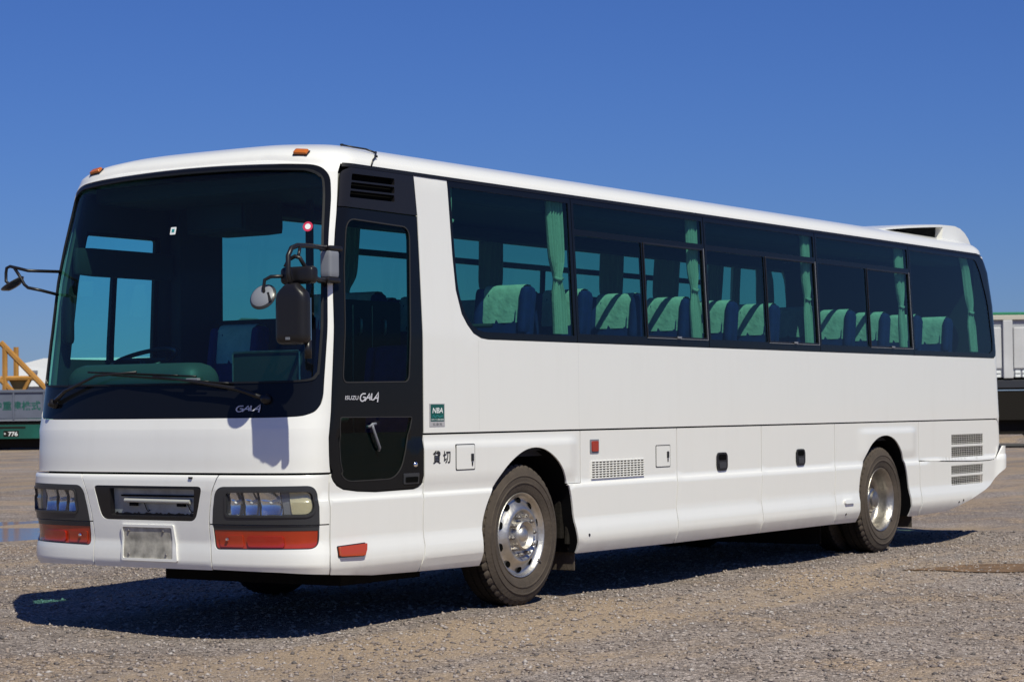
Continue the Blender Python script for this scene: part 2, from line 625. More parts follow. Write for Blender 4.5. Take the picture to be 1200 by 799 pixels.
def mirror(poly):
    return [(-u, z) for u, z in reversed(poly)]

def subdiv(poly, step):
    out = []
    for (a, b) in zip(poly, poly[1:] + poly[:1]):
        n = 1
        for ax, st in ((0, step), (1, 0.06)):
            d = abs(b[ax] - a[ax])
            if ax == 0 and min(abs(a[0]), abs(b[0])) < 1.6:
                st = min(st, 0.035)
            n = max(n, math.ceil(d / st))
        for k in range(n):
            out.append((a[0] + (b[0] - a[0]) * k / n, a[1] + (b[1] - a[1]) * k / n))
    return out

def inside(px, py, poly):
    c = np.zeros(px.shape, bool)
    q = np.array(poly)
    x1, y1 = q[:, 0], q[:, 1]
    x2, y2 = np.roll(x1, -1), np.roll(y1, -1)
    for a, b, c2, d in zip(x1, y1, x2, y2):
        if b == d:
            continue
        t = ((b > py) != (d > py)) & (px < (c2 - a) * (py - b) / (d - b) + a)
        c ^= t
    return c

KINKS = [0.36, 0.42, 0.46, 0.50, 0.53, 0.56, 0.59, 0.66, 0.73, 0.838, 0.844, 0.850, 0.91, 0.985, 1.005, 1.2, 1.29, 1.39, 1.49, 1.67, 1.9]

def cut(outline, holes=(), step=0.2, dz=0.07, ustep=None):
    """Triangulate a region of the (u, z) sheet with holes."""
    loops = [subdiv(list(outline), step)] + [subdiv(list(h), step) for h in holes]
    V, E = [], []
    for lp in loops:
        k = len(V)
        V += lp
        E += [(k + i, k + (i + 1) % len(lp)) for i in range(len(lp))]
    q = np.array(loops[0])
    u0, z0 = q.min(0)
    u1, z1 = q.max(0)
    us = []
    u = u0
    while u < u1:
        us.append(u)
        u += min(step, 0.035) if abs(u) < 1.65 or abs(u) > 12.2 else step
    zs = sorted(set([round(z0 + dz * i, 4) for i in range(1, int((z1 - z0) / dz) + 1)] + [k for k in KINKS if z0 < k < z1]))
    if us and zs:
        gx, gy = np.meshgrid(np.array(us) + 0.0137, np.array(zs))
        gx, gy = gx.ravel(), gy.ravel()
        ok = inside(gx, gy, loops[0])
        for h in loops[1:]:
            ok &= ~inside(gx, gy, h)
        G = np.stack([gx[ok], gy[ok]], 1)
        # keep clear of the edges
        B = np.array(V)
        if len(G):
            keep = np.ones(len(G), bool)
            for b in B:
                keep &= ((G - b) ** 2).sum(1) > 0.008 ** 2
            V = V + [tuple(g) for g in G[keep]]
    nb = [len(l) for l in loops]
    r = delaunay_2d_cdt([Vector(v) for v in V], E, [], 0, 1e-6, True)
    vs, fs, orig = r[0], r[2], r[3]
    cx = np.array([[sum(vs[i][0] for i in f) / 3, sum(vs[i][1] for i in f) / 3] for f in fs])
    ok = inside(cx[:, 0], cx[:, 1], loops[0])
    for h in loops[1:]:
        ok &= ~inside(cx[:, 0], cx[:, 1], h)
    return [(v[0], v[1]) for v in vs], [tuple(f) for f, k in zip(fs, ok) if k], loops

def patch(name, mat, parent, outline, holes=(), off=0.0, lip=0.014, step=0.2, dz=0.07, mats=None, bulge=None):
    """A skin panel: the region of P(u, z) inside outline, lifted by off, with a lip folded inward round every edge."""
    v2, fs, loops = cut(outline, holes, step, dz)
    vs, nn = [], []
    def bn(u, z):
        q = lambda a, b: skin(a, b, off + bulge(a, b))
        n_ = (q(u + 0.003, z) - q(u - 0.003, z)).cross(q(u, z + 0.002) - q(u, z - 0.002)).normalized()
        return -n_ if n_.dot(NV(u, z)) < 0 else n_
    for u, z in v2:
        vs.append(skin(u, z, off + (bulge(u, z) if bulge else 0)))
        nn.append(bn(u, z) if bulge else skin_n(u, z))
    F, LN = [], []
    for f in fs:
        a, b, c = (vs[i] for i in f)
        n = (b - a).cross(c - a)
        if n.dot(nn[f[0]] + nn[f[1]] + nn[f[2]]) < 0:
            f = f[::-1]
        F.append(f)
        LN += [tuple(nn[i]) for i in f]
    if lip:
        cen = np.mean(np.array(loops[0]), 0)
        for li, lp in enumerate(loops):
            area = sum(a[0] * b[1] - b[0] * a[1] for a, b in zip(lp, lp[1:] + lp[:1]))
            sgn = (1 if area > 0 else -1) * (1 if li == 0 else -1)
            k = len(vs)
            n = len(lp)
            for u, z in lp:
                d = off + (bulge(u, z) if bulge else 0)
                vs.append(skin(u, z, d))
                vs.append(skin(u, z, d - lip))
            for i in range(n):
                j = (i + 1) % n
                a, b, c, d = k + 2 * i, k + 2 * i + 1, k + 2 * j + 1, k + 2 * j
                f = (a, b, c, d) if sgn > 0 else (d, c, b, a)
                nv = (vs[f[1]] - vs[f[0]]).cross(vs[f[2]] - vs[f[0]])
                nv = nv.normalized() if nv.length > 1e-12 else Vector((0, 0, 1))
                F.append(f)
                LN += [tuple(nv)] * 4
    return mk(name, vs, F, mats or mat, parent, loopn=LN)

def sheet_pts(pts2, off):
    return [skin(u, z, off) for u, z in pts2]

def rect(u0, z0, u1, z1, r=0.0):
    q = [(u0, z0), (u1, z0), (u1, z1), (u0, z1)]
    return rpoly(q, r) if r else q

_fontcurve = {}
def text_tris(body, shear=0.0, offset=0.0):
    """2D triangles of a word in the built-in font, as (verts, faces) with cap height about 0.7."""
    c = bpy.data.curves.new('lettering', 'FONT')
    c.body = body
    c.align_x = 'LEFT'
    c.shear = shear
    c.offset = offset
    o = bpy.data.objects.new('lettering', c)
    COL.objects.link(o)
    bpy.context.view_layer.update()
    dg = bpy.context.evaluated_depsgraph_get()
    me = bpy.data.meshes.new_from_object(o.evaluated_get(dg))
    vs = [(v.co.x, v.co.y) for v in me.vertices]
    fs = [tuple(p.vertices) for p in me.polygons]
    bpy.data.objects.remove(o, do_unlink=True)
    bpy.data.curves.remove(c)
    bpy.data.meshes.remove(me)
    return vs, fs

def fit(vs, x0, y0, w_, h_):
    a = np.array(vs)
    lo, hi = a.min(0), a.max(0)
    return [((v[0] - lo[0]) / (hi[0] - lo[0]) * w_ + x0, (v[1] - lo[1]) / (hi[1] - lo[1]) * h_ + y0) for v in vs]

def skin_text(name, body, parent, mat, u0, z0, wid, hei, off, shear=0.0, bold=0.0):
    vs, fs = text_tris(body, shear, bold)
    vs = fit(vs, u0, z0, wid, hei)
    return mk(name, [skin(u, z, off) for u, z in vs], fs, mat, parent)

def ribbon(pts, wd):
    """Flat stroke along a 2D polyline."""
    L, Rr = [], []
    for i, p in enumerate(pts):
        a, b = pts[max(i - 1, 0)], pts[min(i + 1, len(pts) - 1)]
        d = Vector((b[0] - a[0], b[1] - a[1])).normalized()
        n = Vector((-d.y, d.x)) * wd / 2
        L.append((p[0] + n.x, p[1] + n.y))
        Rr.append((p[0] - n.x, p[1] - n.y))
    n = len(pts)
    return L + Rr, [(i, n + i, n + i + 1, i + 1) for i in range(n - 1)]

def gala(name, parent, mat, u0, z0, wid, hei, off):
    """The brush-stroke model badge."""
    arc = [(0.24 + 0.02, 0.86)] + [(0.14 + 0.14 * math.cos(t) , 0.43 + 0.43 * math.sin(t)) for t in [R(75 + 285 * k / 16) for k in range(17)]] + [(0.14, 0.47)]
    strokes = [arc, [(0.27, 0.02), (0.36, 0.38), (0.47, 0.88), (0.52, 0.50), (0.545, 0.12)], [(0.33, 0.36), (0.52, 0.40)],
               [(0.585, 0.90), (0.60, 0.45), (0.615, 0.16), (0.70, 0.14), (0.76, 0.20)],
               [(0.72, 0.12), (0.84, 0.55), (0.945, 1.02), (0.96, 0.50), (0.965, -0.12)], [(0.80, 0.34), (0.985, 0.36)]]
    mb_v, mb_f, mb_o = [], [], []
    for s in strokes:
        v, f = ribbon([(p[0] + 0.05 * p[1], p[1] * 0.42) for p in s], 0.062)
        k = len(mb_v)
        mb_v += v
        mb_o += [strokes.index(s)] * len(v)
        mb_f += [tuple(i + k for i in q) for q in f]
    kx = wid / 1.03
    return mk(name, [skin(u0 + x * kx, z0 + y / 0.42 * hei, off + 0.0006 * mb_o[i]) for i, (x, y) in enumerate(mb_v)], mb_f, mat, parent)
# ------------------------------------------------------------------ THE COACH
BUS = tag(empty('coach_bus', (6.0, 1.245, 0.0)), 'large white single-deck touring coach with black window band parked on gravel', 'bus')

def smooth_curve(pts, n=5):
    out = []
    for i in range(len(pts) - 1):
        p0, p1, p2, p3 = (Vector(pts[max(0, min(len(pts) - 1, i + k))]) for k in (-1, 0, 1, 2))
        for k in range(n):
            t = k / n
            out.append(tuple(0.5 * ((2 * p1) + (p2 - p0) * t + (2 * p0 - 5 * p1 + 4 * p2 - p3) * t * t + (3 * p1 - p0 - 3 * p2 + p3) * t ** 3)))
    out.append(tuple(pts[-1]))
    return out

def ring(name, q, w_, off, mat, par, step=0.06):
    c = np.mean(np.array(q), 0)
    inner = []
    for i, p in enumerate(q):
        a, b = q[i - 1], q[(i + 1) % len(q)]
        d = Vector((b[0] - a[0], b[1] - a[1]))
        d = d.normalized() if d.length > 1e-9 else Vector((1, 0))
        nrm = Vector((-d.y, d.x))
        if nrm.dot(Vector((c[0] - p[0], c[1] - p[1]))) < 0:
            nrm.negate()
        inner.append((p[0] + nrm.x * w_, p[1] + nrm.y * w_))
    return patch(name, mat, par, q, [inner], off, 0.006, step)
def zroof(u):
    return 2.987 + 0.048 * (1 - smooth((abs(u) - 0.62) / 0.58))

WS = smooth_curve([(0, 3.022), (0.3, 3.018), (0.7, 3.004), (0.95, 2.992), (1.076, 2.980), (1.150, 2.950), (1.196, 2.895), (1.214, 2.80), (1.226, 2.659), (1.252, 2.110), (1.267, 1.624), (1.270, 1.490), (1.249, 1.426), (1.194, 1.384), (1.050, 1.365), (0.5, 1.362), (0, 1.362)], 4)
WS_OUT = WS + [(-u, z) for u, z in WS[-2:0:-1]]
WSG = smooth_curve([(0, 2.990), (0.5, 2.982), (0.95, 2.960), (1.06, 2.948), (1.140, 2.910), (1.172, 2.826), (1.198, 2.55), (1.221, 2.219), (1.232, 1.70), (1.222, 1.625), (1.176, 1.592), (1.0, 1.583), (0.48, 1.580), (0, 1.580)], 4)
WSG_OUT = WSG + [(-u, z) for u, z in WSG[-2:0:-1]]
DOOR_FRONT = [(1.387, 1.0), (1.370, 1.061), (1.339, 1.463), (1.294, 2.111), (1.272, 2.660), (1.251, 2.93)]

# front panel with the windscreen opening and both A-pillars
edge = [(u - 0.006, z) for u, z in DOOR_FRONT if z > 1.02]
edge = [(1.372, 1.017)] + edge
top = [(1.25 - 2.5 * k / 40, zroof(1.25 - 2.5 * k / 40)) for k in range(41)]
front = patch('front_panel', M['white'], BUS, edge + top + mirror(edge), [WS_OUT], 0, 0.006, 0.05)
ws = patch('windscreen', M['frame'], BUS, [(u * 0.997, z + (0.004 if z < 1.5 else -0.004 if z > 2.97 else 0)) for u, z in WS_OUT], [WSG_OUT], -0.003, 0.012, 0.05)
patch('pane', M['wind_glass'], ws, WSG_OUT, [], -0.012, 0, 0.06)
_rim = [(u * 1.0, z) for u, z in WSG_OUT]
_rin = [(u * 0.987, z + (0.012 if z < 1.7 else -0.012 if z > 2.9 else 0)) for u, z in WSG_OUT]
patch('windscreen_seal', M['rubber'], ws, _rim, [_rin], 0.004, 0.01, 0.05)
gala('maker_badge', ws, M['letter'], 0.681, 1.402, 0.186, 0.042, 0.003)

# bumper: centre piece, then upper and lower corner pieces on both sides
SEAM = smooth_curve([(0.600, 1.003), (0.552, 0.90), (0.520, 0.79), (0.505, 0.692), (0.503, 0.56), (0.506, 0.40)], 4)
RECESS = rpoly([(-0.480, 0.931), (0.474, 0.931), (0.395, 0.708), (-0.415, 0.708)], [0.03, 0.03, 0.07, 0.07])
PLATE = rpoly([(-0.226, 0.665), (0.200, 0.665), (0.198, 0.462), (-0.226, 0.462)], 0.012)
PL_OUT = rpoly([(-0.240, 0.682), (0.216, 0.682), (0.236, 0.446), (-0.240, 0.446)], 0.012)
s_in = [(u - 0.004, z) for u, z in SEAM]
bumper = patch('front_bumper', M['white'], BUS, s_in + mirror(s_in), [RECESS], 0, 0.016, 0.05)
rec = patch('sign_recess', M['satin'], bumper, [(u * 0.996, z) for u, z in RECESS], [rpoly([(-0.335, 0.914), (0.405, 0.912), (0.375, 0.735), (-0.335, 0.735)], 0.015)], -0.004, 0.05, 0.05)
patch('sign_panel', M['frost'], rec, rpoly([(-0.345, 0.92), (0.412, 0.92), (0.385, 0.73), (-0.345, 0.73)], 0.01), [], -0.045, 0, 0.06)
mb = MB().tube([skin(-0.22 + 0.56 * k / 10, 0.832 - 0.004 * k / 10, -0.028) for k in range(11)], 0.014, 10)
mb.tube([skin(-0.26 + 0.64 * k / 10, 0.862, -0.036) for k in range(11)], 0.006, 6, 1)
for k in (-0.15, 0.26):
    mb.box((-0.012, -0.03, -0.02), (0.012, 0.03, 0.004), 1, xf=lambda v, k=k: skin(k, 0.815, -0.034) + Vector((v.x, v.y, v.z)))
for a, b in ((-0.06, -0.02), (0.31, 0.36)):
    mb.tube([skin(a + (b - a) * t / 8, 0.815 - 0.055 * math.sin(t / 8 * 2.2), -0.036) for t in range(9)], 0.003, 5, 1)
smooth_by_angle(mb.build('tube_lamp', [M['tubelight'], M['liner']], rec))
mb = MB()
_rag = [skin(-0.335 + 0.70 * k / 40, 0.742 + 0.014 * abs(math.sin(k * 1.7) * math.sin(k * 0.6 + 1)), -0.0435) for k in range(41)]
_bot = [skin(-0.335 + 0.70 * k / 40, 0.728, -0.0435) for k in range(41)]
mb.add(_rag + _bot, [(i, i + 1, 42 + i, 41 + i) for i in range(40)])
mb.build('peeled_edge', M['satin'], rec)
psur = patch('plate_holder', M['white'], bumper, PL_OUT, [PLATE], 0.014, 0.03, 0.05)
lp = patch('number_plate', M['plate'], psur, PLATE, [], 0.006, 0.006, 0.05)
for u, z in ((-0.18, 0.64), (0.12, 0.64), (-0.18, 0.487), (0.14, 0.487)):
    MB().lathe([(0.0, 0.014), (0.007, 0.013), (0.010, 0.006)], skin(u, z), NV(u, z), 10).build('plate_bolt', M['nut'], lp)
mb = MB().box((-0.008, -0.015, -0.006), (0.004, 0.015, 0.006), 0, 0.002, lambda v: skin(0.38, 0.985, 0.002) + v)
mb.build('sensor_stud', M['ink'], bumper)

LAMP = rpoly([(0.588, 0.931), (1.296, 0.938), (1.282, 0.700), (0.534, 0.700), (0.548, 0.80)], [0.085, 0.075, 0.0, 0.0, 0.2], 10)
FOG = rpoly([(0.532, 0.688), (1.282, 0.688), (1.264, 0.543), (0.537, 0.533)], [0.0, 0.0, 0.115, 0.035], 10)
LENS = rpoly([(0.672, 0.898), (1.262, 0.903), (1.248, 0.753), (0.652, 0.751)], [0.035, 0.045, 0.07, 0.03], 10)
sr = [(u + 0.004, z) for u, z in SEAM]
def bumper_side(s):
    mm = (lambda q: q) if s > 0 else mirror
    hi = [p for p in sr if p[1] > 0.70] + [(0.512, 0.696), (1.362, 0.696), (1.386, 0.90), (1.392, 1.003)]
    lo = [(0.510, 0.688)] + [p for p in sr if p[1] < 0.68][:-1] + [(0.512, 0.405), (1.0, 0.396), (1.320, 0.379), (1.332, 0.50), (1.360, 0.688)]
    up = patch('bumper_corner', M['white'], BUS, mm(hi), [mm(LAMP)], 0, 0.016, 0.05)
    dn = patch('bumper_corner', M['white'], BUS, mm(lo), [mm(FOG)], 0, 0.016, 0.05)
    hl = patch('headlight', M['grey'], BUS, mm([(u, z if z > 0.72 else 0.6945) for u, z in LAMP]), [mm(LENS)], 0.003, 0.06, 0.05)
    # cell reflectors, dividers and turn signal behind the clear lens
    for a, b_, dp in ((0.662, 0.769, 0.036), (0.774, 0.887, 0.040), (0.892, 1.042, 0.044)):
        cu, hw = (a + b_) / 2, (b_ - a) / 2
        bowl = lambda u, z, cu=cu, hw=hw, dp=dp: -0.022 - dp * max(0.0, 1 - 0.62 * ((abs(u) - cu) / hw) ** 2 - 0.62 * ((z - 0.826) / 0.075) ** 2)
        rc_ = patch('reflector_cell', M['chrome'], hl, mm(rect(a, 0.752, b_, 0.899)), [], 0, 0, 0.018, 0.018, bulge=bowl)
        bl = MB().lathe([(0.0, 0.052), (0.009, 0.050), (0.013, 0.042), (0.014, 0.0)], skin(s * cu, 0.828, -0.024 - dp * 0.97), NV(s * cu, 0.828), 14)
        bl.build('bulb', M['lampglass'], rc_, smooth=True)
    for cu in (0.771, 0.889):
        patch('lamp_divider', M['satin'], hl, mm(rect(cu - 0.005, 0.751, cu + 0.005, 0.900)), [], -0.020, 0.02, 0.05)
    patch('lamp_bezel', M['bracket'], hl, mm(rect(1.05, 0.755, 1.105, 0.897)), [], -0.026, 0.02, 0.05)
    patch('turn_signal', M['cream'], hl, mm(rpoly([(1.110, 0.895), (1.254, 0.897), (1.240, 0.760), (1.108, 0.758)], [0.008, 0.04, 0.06, 0.008], 8)), [], -0.014, 0.02, 0.05)
    patch('lens', M['lens'], hl, mm(LENS), [], -0.010, 0, 0.05)
    ring('lens_rim', mm(rpoly([(0.655, 0.908), (1.275, 0.913), (1.262, 0.742), (0.634, 0.740)], [0.04, 0.055, 0.08, 0.035], 10)), 0.013, 0.010, M['grey'], hl, 0.05)
    fg = patch('fog_lamp', M['grey'], BUS, mm([(u, z if z < 0.687 else 0.6905) for u, z in FOG]), [mm(rpoly([(0.536, 0.657), (1.272, 0.657), (1.257, 0.549), (0.542, 0.539)], [0.0, 0.0, 0.105, 0.03], 10))], -0.006, 0.02, 0.05)
    red = patch('reflector_panel', M['red'], fg, mm(rpoly([(0.538, 0.656), (1.270, 0.656), (1.255, 0.551), (0.544, 0.541)], [0.0, 0.0, 0.105, 0.03], 10)), [], -0.009, 0.01, 0.05)
    patch('red_lens', M['red2'], red, mm(rect(0.79, 0.553, 1.045, 0.622, 0.02)), [], 0.004, 0.012, 0.05)
    patch('cover_plate', M['red'], red, mm(rect(0.575, 0.551, 0.755, 0.625, 0.012)), [], -0.003, 0.006, 0.05)
    b = MB().lathe([(0, 0.014), (0.008, 0.013), (0.012, 0.004)], skin(s * 0.64, 0.60), NV(s * 0.64, 0.60), 10)
    b.build('screw', M['chrome'], red)
for s in (1, -1):
    bumper_side(s)

# ---- lower side panels
ARCH_F = smooth_curve([(3.077, 0.322), (3.072, 0.573), (3.160, 0.775), (3.345, 0.965), (3.560, 1.085), (3.750, 1.125), (3.940, 1.095), (4.120, 0.985), (4.240, 0.794), (4.290, 0.572), (4.340, 0.330)], 5)
ARCH_R = smooth_curve([(9.302, 0.318), (9.352, 0.725), (9.524, 0.959), (9.721, 1.076), (9.940, 1.113), (10.150, 1.078), (10.310, 0.970), (10.425, 0.800), (10.490, 0.605), (10.540, 0.312)], 5)
def seam(u, g):
    return [(u + g, 1.235), (u + g, 0.85), (u - 0.035 + g, 0.60), (u - 0.045 + g, 0.322)]
def lower_side(s):
    mm = (lambda q: q) if s > 0 else mirror
    def pp(name, out, holes=(), step=0.15, **k):
        return patch(name, M['white'], BUS, mm(out), [mm(h) for h in holes], step=step, **k)
    res = {}
    dr = [(2.401, 1.235), (2.401, 0.85), (2.388, 0.72), (2.382, 0.50), (2.352, 0.332)]
    if s > 0:
        pp('door_sill_panel', [(1.403, 1.006), (1.410, 0.99), (1.432, 0.960), (1.470, 0.928), (1.536, 0.902), (1.68, 0.885), (1.875, 0.874), (2.297, 0.877), (2.350, 0.890), (2.391, 0.915), (2.391, 0.85), (2.378, 0.72), (2.372, 0.50), (2.342, 0.332), (1.80, 0.343), (1.333, 0.376), (1.344, 0.50), (1.374, 0.70), (1.398, 0.90)], step=0.05)
    else:
        pp('side_panel', [(1.404, 1.01), (1.404, 1.235), (2.391, 1.235), (2.391, 0.85), (2.378, 0.72), (2.372, 0.50), (2.342, 0.332), (1.80, 0.343), (1.333, 0.376), (1.344, 0.50), (1.374, 0.70), (1.398, 0.90)], step=0.05)
    a_hi = [p for p in ARCH_F if p[1] < 0.85 and p[0] > 4]
    res['q'] = pp('front_quarter_panel', list(reversed(dr)) + [(4.393, 1.235), (4.393, 0.8515), (4.206, 0.8515)] + [p for p in reversed(ARCH_F) if not (p[0] > 4 and p[1] < 0.855)], step=0.05, dz=0.045)
    res['p'] = pp('side_panel', [(4.403, 1.235)] + seam(5.873, -0.006) + list(reversed([(u + 0.001, z) for u, z in a_hi])) + [(4.2085, 0.8475), (4.403, 0.8475)], step=0.1)
    res['l1'] = pp('luggage_door', list(reversed(seam(5.873, 0.005))) + seam(7.359, -0.005), dz=0.08)
    res['l2'] = pp('luggage_door', list(reversed(seam(7.359, 0.006))) + seam(8.830, -0.005), dz=0.08)
    res['r'] = pp('rear_quarter_panel', list(reversed(seam(8.830, 0.006))) + [(10.768, 1.235), (10.768, 0.85), (10.760, 0.311)] + list(reversed(ARCH_R)), step=0.05, dz=0.045)
    hatch = [(10.777, 0.853), (10.777, 1.235)] + rpoly([(12.0, 1.235), (12.792, 1.235), (12.792, 0.964), (12.752, 0.905)], [0, 0.10, 0.02, 0.0])[1:] + [(12.70, 0.852), (12.62, 0.820), (12.50, 0.813), (12.22, 0.813)]
    vents = [rect(11.622, 0.992, 12.374, 1.093), rect(11.620, 0.862, 12.372, 0.968)]
    res['h'] = pp('engine_hatch', hatch, vents if s > 0 else [], step=0.08)
    rb = [(10.777, 0.843), (11.5, 0.822), (12.22, 0.804), (12.50, 0.804), (12.62, 0.811), (12.70, 0.843), (12.755, 0.897), (12.80, 0.955), (UMAX - 0.001, 0.955), (UMAX - 0.001, 0.76)] + smooth_curve([(13.2, 0.76), (12.95, 0.755), (12.78, 0.690), (12.523, 0.545), (12.077, 0.430), (11.70, 0.352), (11.40, 0.321), (10.777, 0.311)], 4)
    v2 = [rect(11.582, 0.690, 12.350, 0.778), rect(11.581, 0.580, 12.356, 0.667)]
    res['b'] = pp('rear_bumper', rb, v2 if s > 0 else [], step=0.08, bulge=lambda u, z: 0.11 * smooth((abs(u) - 12.62) / 0.42))
    if s > 0:
        for par, vs in ((res['h'], vents), (res['b'], v2)):
            for q in vs:
                (u0, z0), (u1, z1) = q[0], q[2]
                g = MB()
                for k in range(5):
                    z = z0 + (z1 - z0) * (k + 0.5) / 5
                    n = 12
                    top_ = [skin(u0 + (u1 - u0) * i / n, z + 0.007, 0.000) for i in range(n + 1)]
                    bot_ = [skin(u0 + (u1 - u0) * i / n, z - 0.004, -0.016) for i in range(n + 1)]
                    g.add(top_ + bot_, [(i, i + 1, n + 2 + i, n + 1 + i) for i in range(n)])
                for k in range(1, 14):
                    u = u0 + (u1 - u0) * k / 14
                    g.add([skin(u - 0.004, z0, -0.004), skin(u + 0.004, z0, -0.004), skin(u + 0.004, z1, -0.004), skin(u - 0.004, z1, -0.004)], [(0, 1, 2, 3)])
                vo = g.build('vent_grille', M['white'], par)
                patch('vent_back', M['hole'], vo, rect(u0 - 0.02, z0 - 0.015, u1 + 0.02, z1 + 0.015), [], -0.05, 0, 0.3)
    return res
near = lower_side(1)
far_ = lower_side(-1)

# shell above the waist seam
def shell(s, door):
    mm = (lambda q: q) if s > 0 else mirror
    tail = [(12.40, 1.2475)] + rpoly([(12.5, 1.2475), (12.802, 1.2475), (12.802, 0.965), (13.4, 0.965)], [0, 0.10, 0.02, 0])[1:] + [(UMAX - 0.001, 0.965), (UMAX - 0.001, 2.987)]
    if door:
        left = [(2.380, 2.972), (2.392, 2.830), (2.404, 2.690), (2.401, 1.2475)]
        band = [(12.70, 2.987), (12.80, 2.94), (12.842, 2.86), (12.845, 2.30), (12.845, 2.05), (12.84, 1.98), (12.80, 1.915), (12.72, 1.886), (3.177, 1.886), (3.09, 1.894), (3.000, 1.924), (2.928, 1.983), (2.867, 2.055), (2.809, 2.218), (2.788, 2.451), (2.766, 2.972)]
        return patch('body_shell', M['white'], BUS, mm(left + tail + band), [], step=0.25, dz=0.1)
    left = [(1.246, 2.987), (1.246, 2.93), (1.266, 2.66), (1.288, 2.11), (1.333, 1.463), (1.364, 1.061), (1.372, 1.017), (1.404, 1.02), (1.404, 1.2475)]
    drv = rpoly([(1.42, 1.65), (2.50, 1.65), (2.50, 2.70), (1.36, 2.70)], 0.05)
    band = rpoly([(2.72, 1.886), (12.845, 1.886), (12.845, 2.965), (2.72, 2.965)], 0.06)
    return patch('body_shell', M['white'], BUS, mm(left + tail), [mm(drv), mm(band)], step=0.25, dz=0.1)
sh_n = shell(1, True)
sh_f = shell(-1, False)

# roof: one crowned sheet that starts at the gutter and falls to the windscreen
PROF = [(0.0, 2.987), (0.0126, 3.03), (0.035, 3.058), (0.066, 3.085), (0.11, 3.108), (0.168, 3.130), (0.25, 3.153), (0.336, 3.170), (0.48, 3.195), (0.63, 3.215), (0.82, 3.232), (1.0, 3.238)]
def roof_pt(u, t):
    zs = zroof(u)
    b = skin(u, zs, 0.0)
    sx = min(max(b.x, 1.55), 11.45)
    z = zs + (lerp(PROF, t) - 2.987) * (3.238 - zs) / (3.238 - 2.987)
    return Vector((b.x + (sx - b.x) * t, b.y + (1.245 - b.y) * t, z))
us = sorted(set([k * 0.04 for k in range(-45, 46)] + [1.8 + 0.3 * k for k in range(0, 36)] + [-1.8 - 0.3 * k for k in range(0, 36)] + [12.4 + 0.07 * k for k in range(24)] + [-12.4 - 0.07 * k for k in range(24)] + [UMAX, -UMAX]))
us = [u for u in us if abs(u) <= UMAX]
ts = [0, 0.006, 0.0126, 0.02, 0.03, 0.042, 0.055, 0.07, 0.09, 0.11, 0.14, 0.168, 0.2, 0.25, 0.3, 0.36, 0.43, 0.52, 0.63, 0.75, 0.87, 1.0]
rv = [roof_pt(u, t) for t in ts for u in us]
n = len(us)
rf = [(j * n + i, j * n + i + 1, (j + 1) * n + i + 1, (j + 1) * n + i) for j in range(len(ts) - 1) for i in range(n - 1)]
roof = mk('roof', rv, rf, M['white'], BUS, smooth=True)

# black gutter strip over door, pillar and window band
for s in (1, -1):
    mm = (lambda q: q) if s > 0 else mirror
    patch('gutter_trim', M['rubber'], BUS, mm([(1.262, 2.967), (12.78, 2.967), (12.70, 2.992), (1.262, 2.992)]), [], 0.004, 0.01, 0.3)

# ---- passenger door
DOOR = DOOR_FRONT[1:-1] + [(1.266, 2.700), (2.395, 2.694), (2.397, 2.40), (2.391, 0.965), (2.375, 0.915), (2.335, 0.892), (2.28, 0.887), (1.875, 0.882), (1.68, 0.893), (1.538, 0.911), (1.475, 0.938), (1.436, 0.970), (1.398, 1.02)]
DG = rpoly([(1.432, 1.577), (2.240, 1.585), (2.308, 2.62), (1.352, 2.636)], [0.06, 0.06, 0.09, 0.09])
DB = rpoly([(1.442, 1.364), (2.272, 1.360), (2.140, 0.952), (1.492, 0.950)], [0.02, 0.02, 0.20, 0.17], 12)
door = patch('door', M['frame'], BUS, DOOR, [DG, DB], 0.0, 0.03, 0.06)
patch('pane', M['door_glass'], door, DG, [], -0.006, 0, 0.06)
patch('pane', M['door_glass'], door, DB, [], -0.006, 0, 0.06)
ring('window_seal', DG, 0.008, 0.003, M['seal'], door)
ring('window_seal', DB, 0.006, 0.003, M['seal'], door)
h = MB()
pa = [skin(1.775, 1.318, 0.002), skin(1.785, 1.322, 0.035), skin(1.83, 1.320, 0.045)]
h.tube([skin(1.778, 1.296, -0.02), skin(1.778, 1.300, 0.008), skin(1.79, 1.314, 0.016), skin(1.83, 1.316, 0.014)], 0.009, 10)
h.tube([skin(1.79, 1.312, 0.014), skin(1.80, 1.285, 0.016), skin(1.888, 1.160, 0.016), skin(1.90, 1.142, 0.0)], 0.009, 10)
h.build('door_handle', M['bracket'], door, smooth=True)
patch('latch_box', M['grey'], door, rect(2.175, 0.915, 2.335, 0.986, 0.008), [], 0.006, 0.012, 0.06)
patch('latch_slot', M['hole'], door, rect(2.19, 0.925, 2.32, 0.962, 0.008), [], 0.009, 0, 0.06)
h = MB().lathe([(0, 0.010), (0.014, 0.009), (0.018, 0.0)], skin(2.30, 1.042), NV(2.30, 1.042), 14)
h.build('lock_barrel', M['chrome'], door, smooth=True)
skin_text('maker_lettering', 'ISUZU', door, M['letter'], 1.472, 1.471, 0.150, 0.026, 0.004, 0, 0.012)
gala('model_badge', door, M['letter'], 1.640, 1.462, 0.225, 0.056, 0.004)
VENT = rpoly([(1.272, 2.708), (2.395, 2.702), (2.378, 2.966), (1.330, 2.966), (1.262, 2.935)], [0.0, 0.0, 0.01, 0.03, 0.04])
slots = [rpoly([(1.362, 2.926 - i * 0.056), (2.13 - i * 0.004, 2.930 - i * 0.056), (2.128 - i * 0.004, 2.886 - i * 0.056), (1.362, 2.882 - i * 0.056)], 0.012) for i in range(3)]
vp = patch('vent_panel', M['satin'], BUS, VENT, slots, 0.002, 0.025, 0.06)
patch('vent_back', M['hole'], vp, rpoly([(1.34, 2.93), (2.15, 2.93), (2.14, 2.74), (1.36, 2.74)], 0.02), [], -0.04, 0, 0.06)

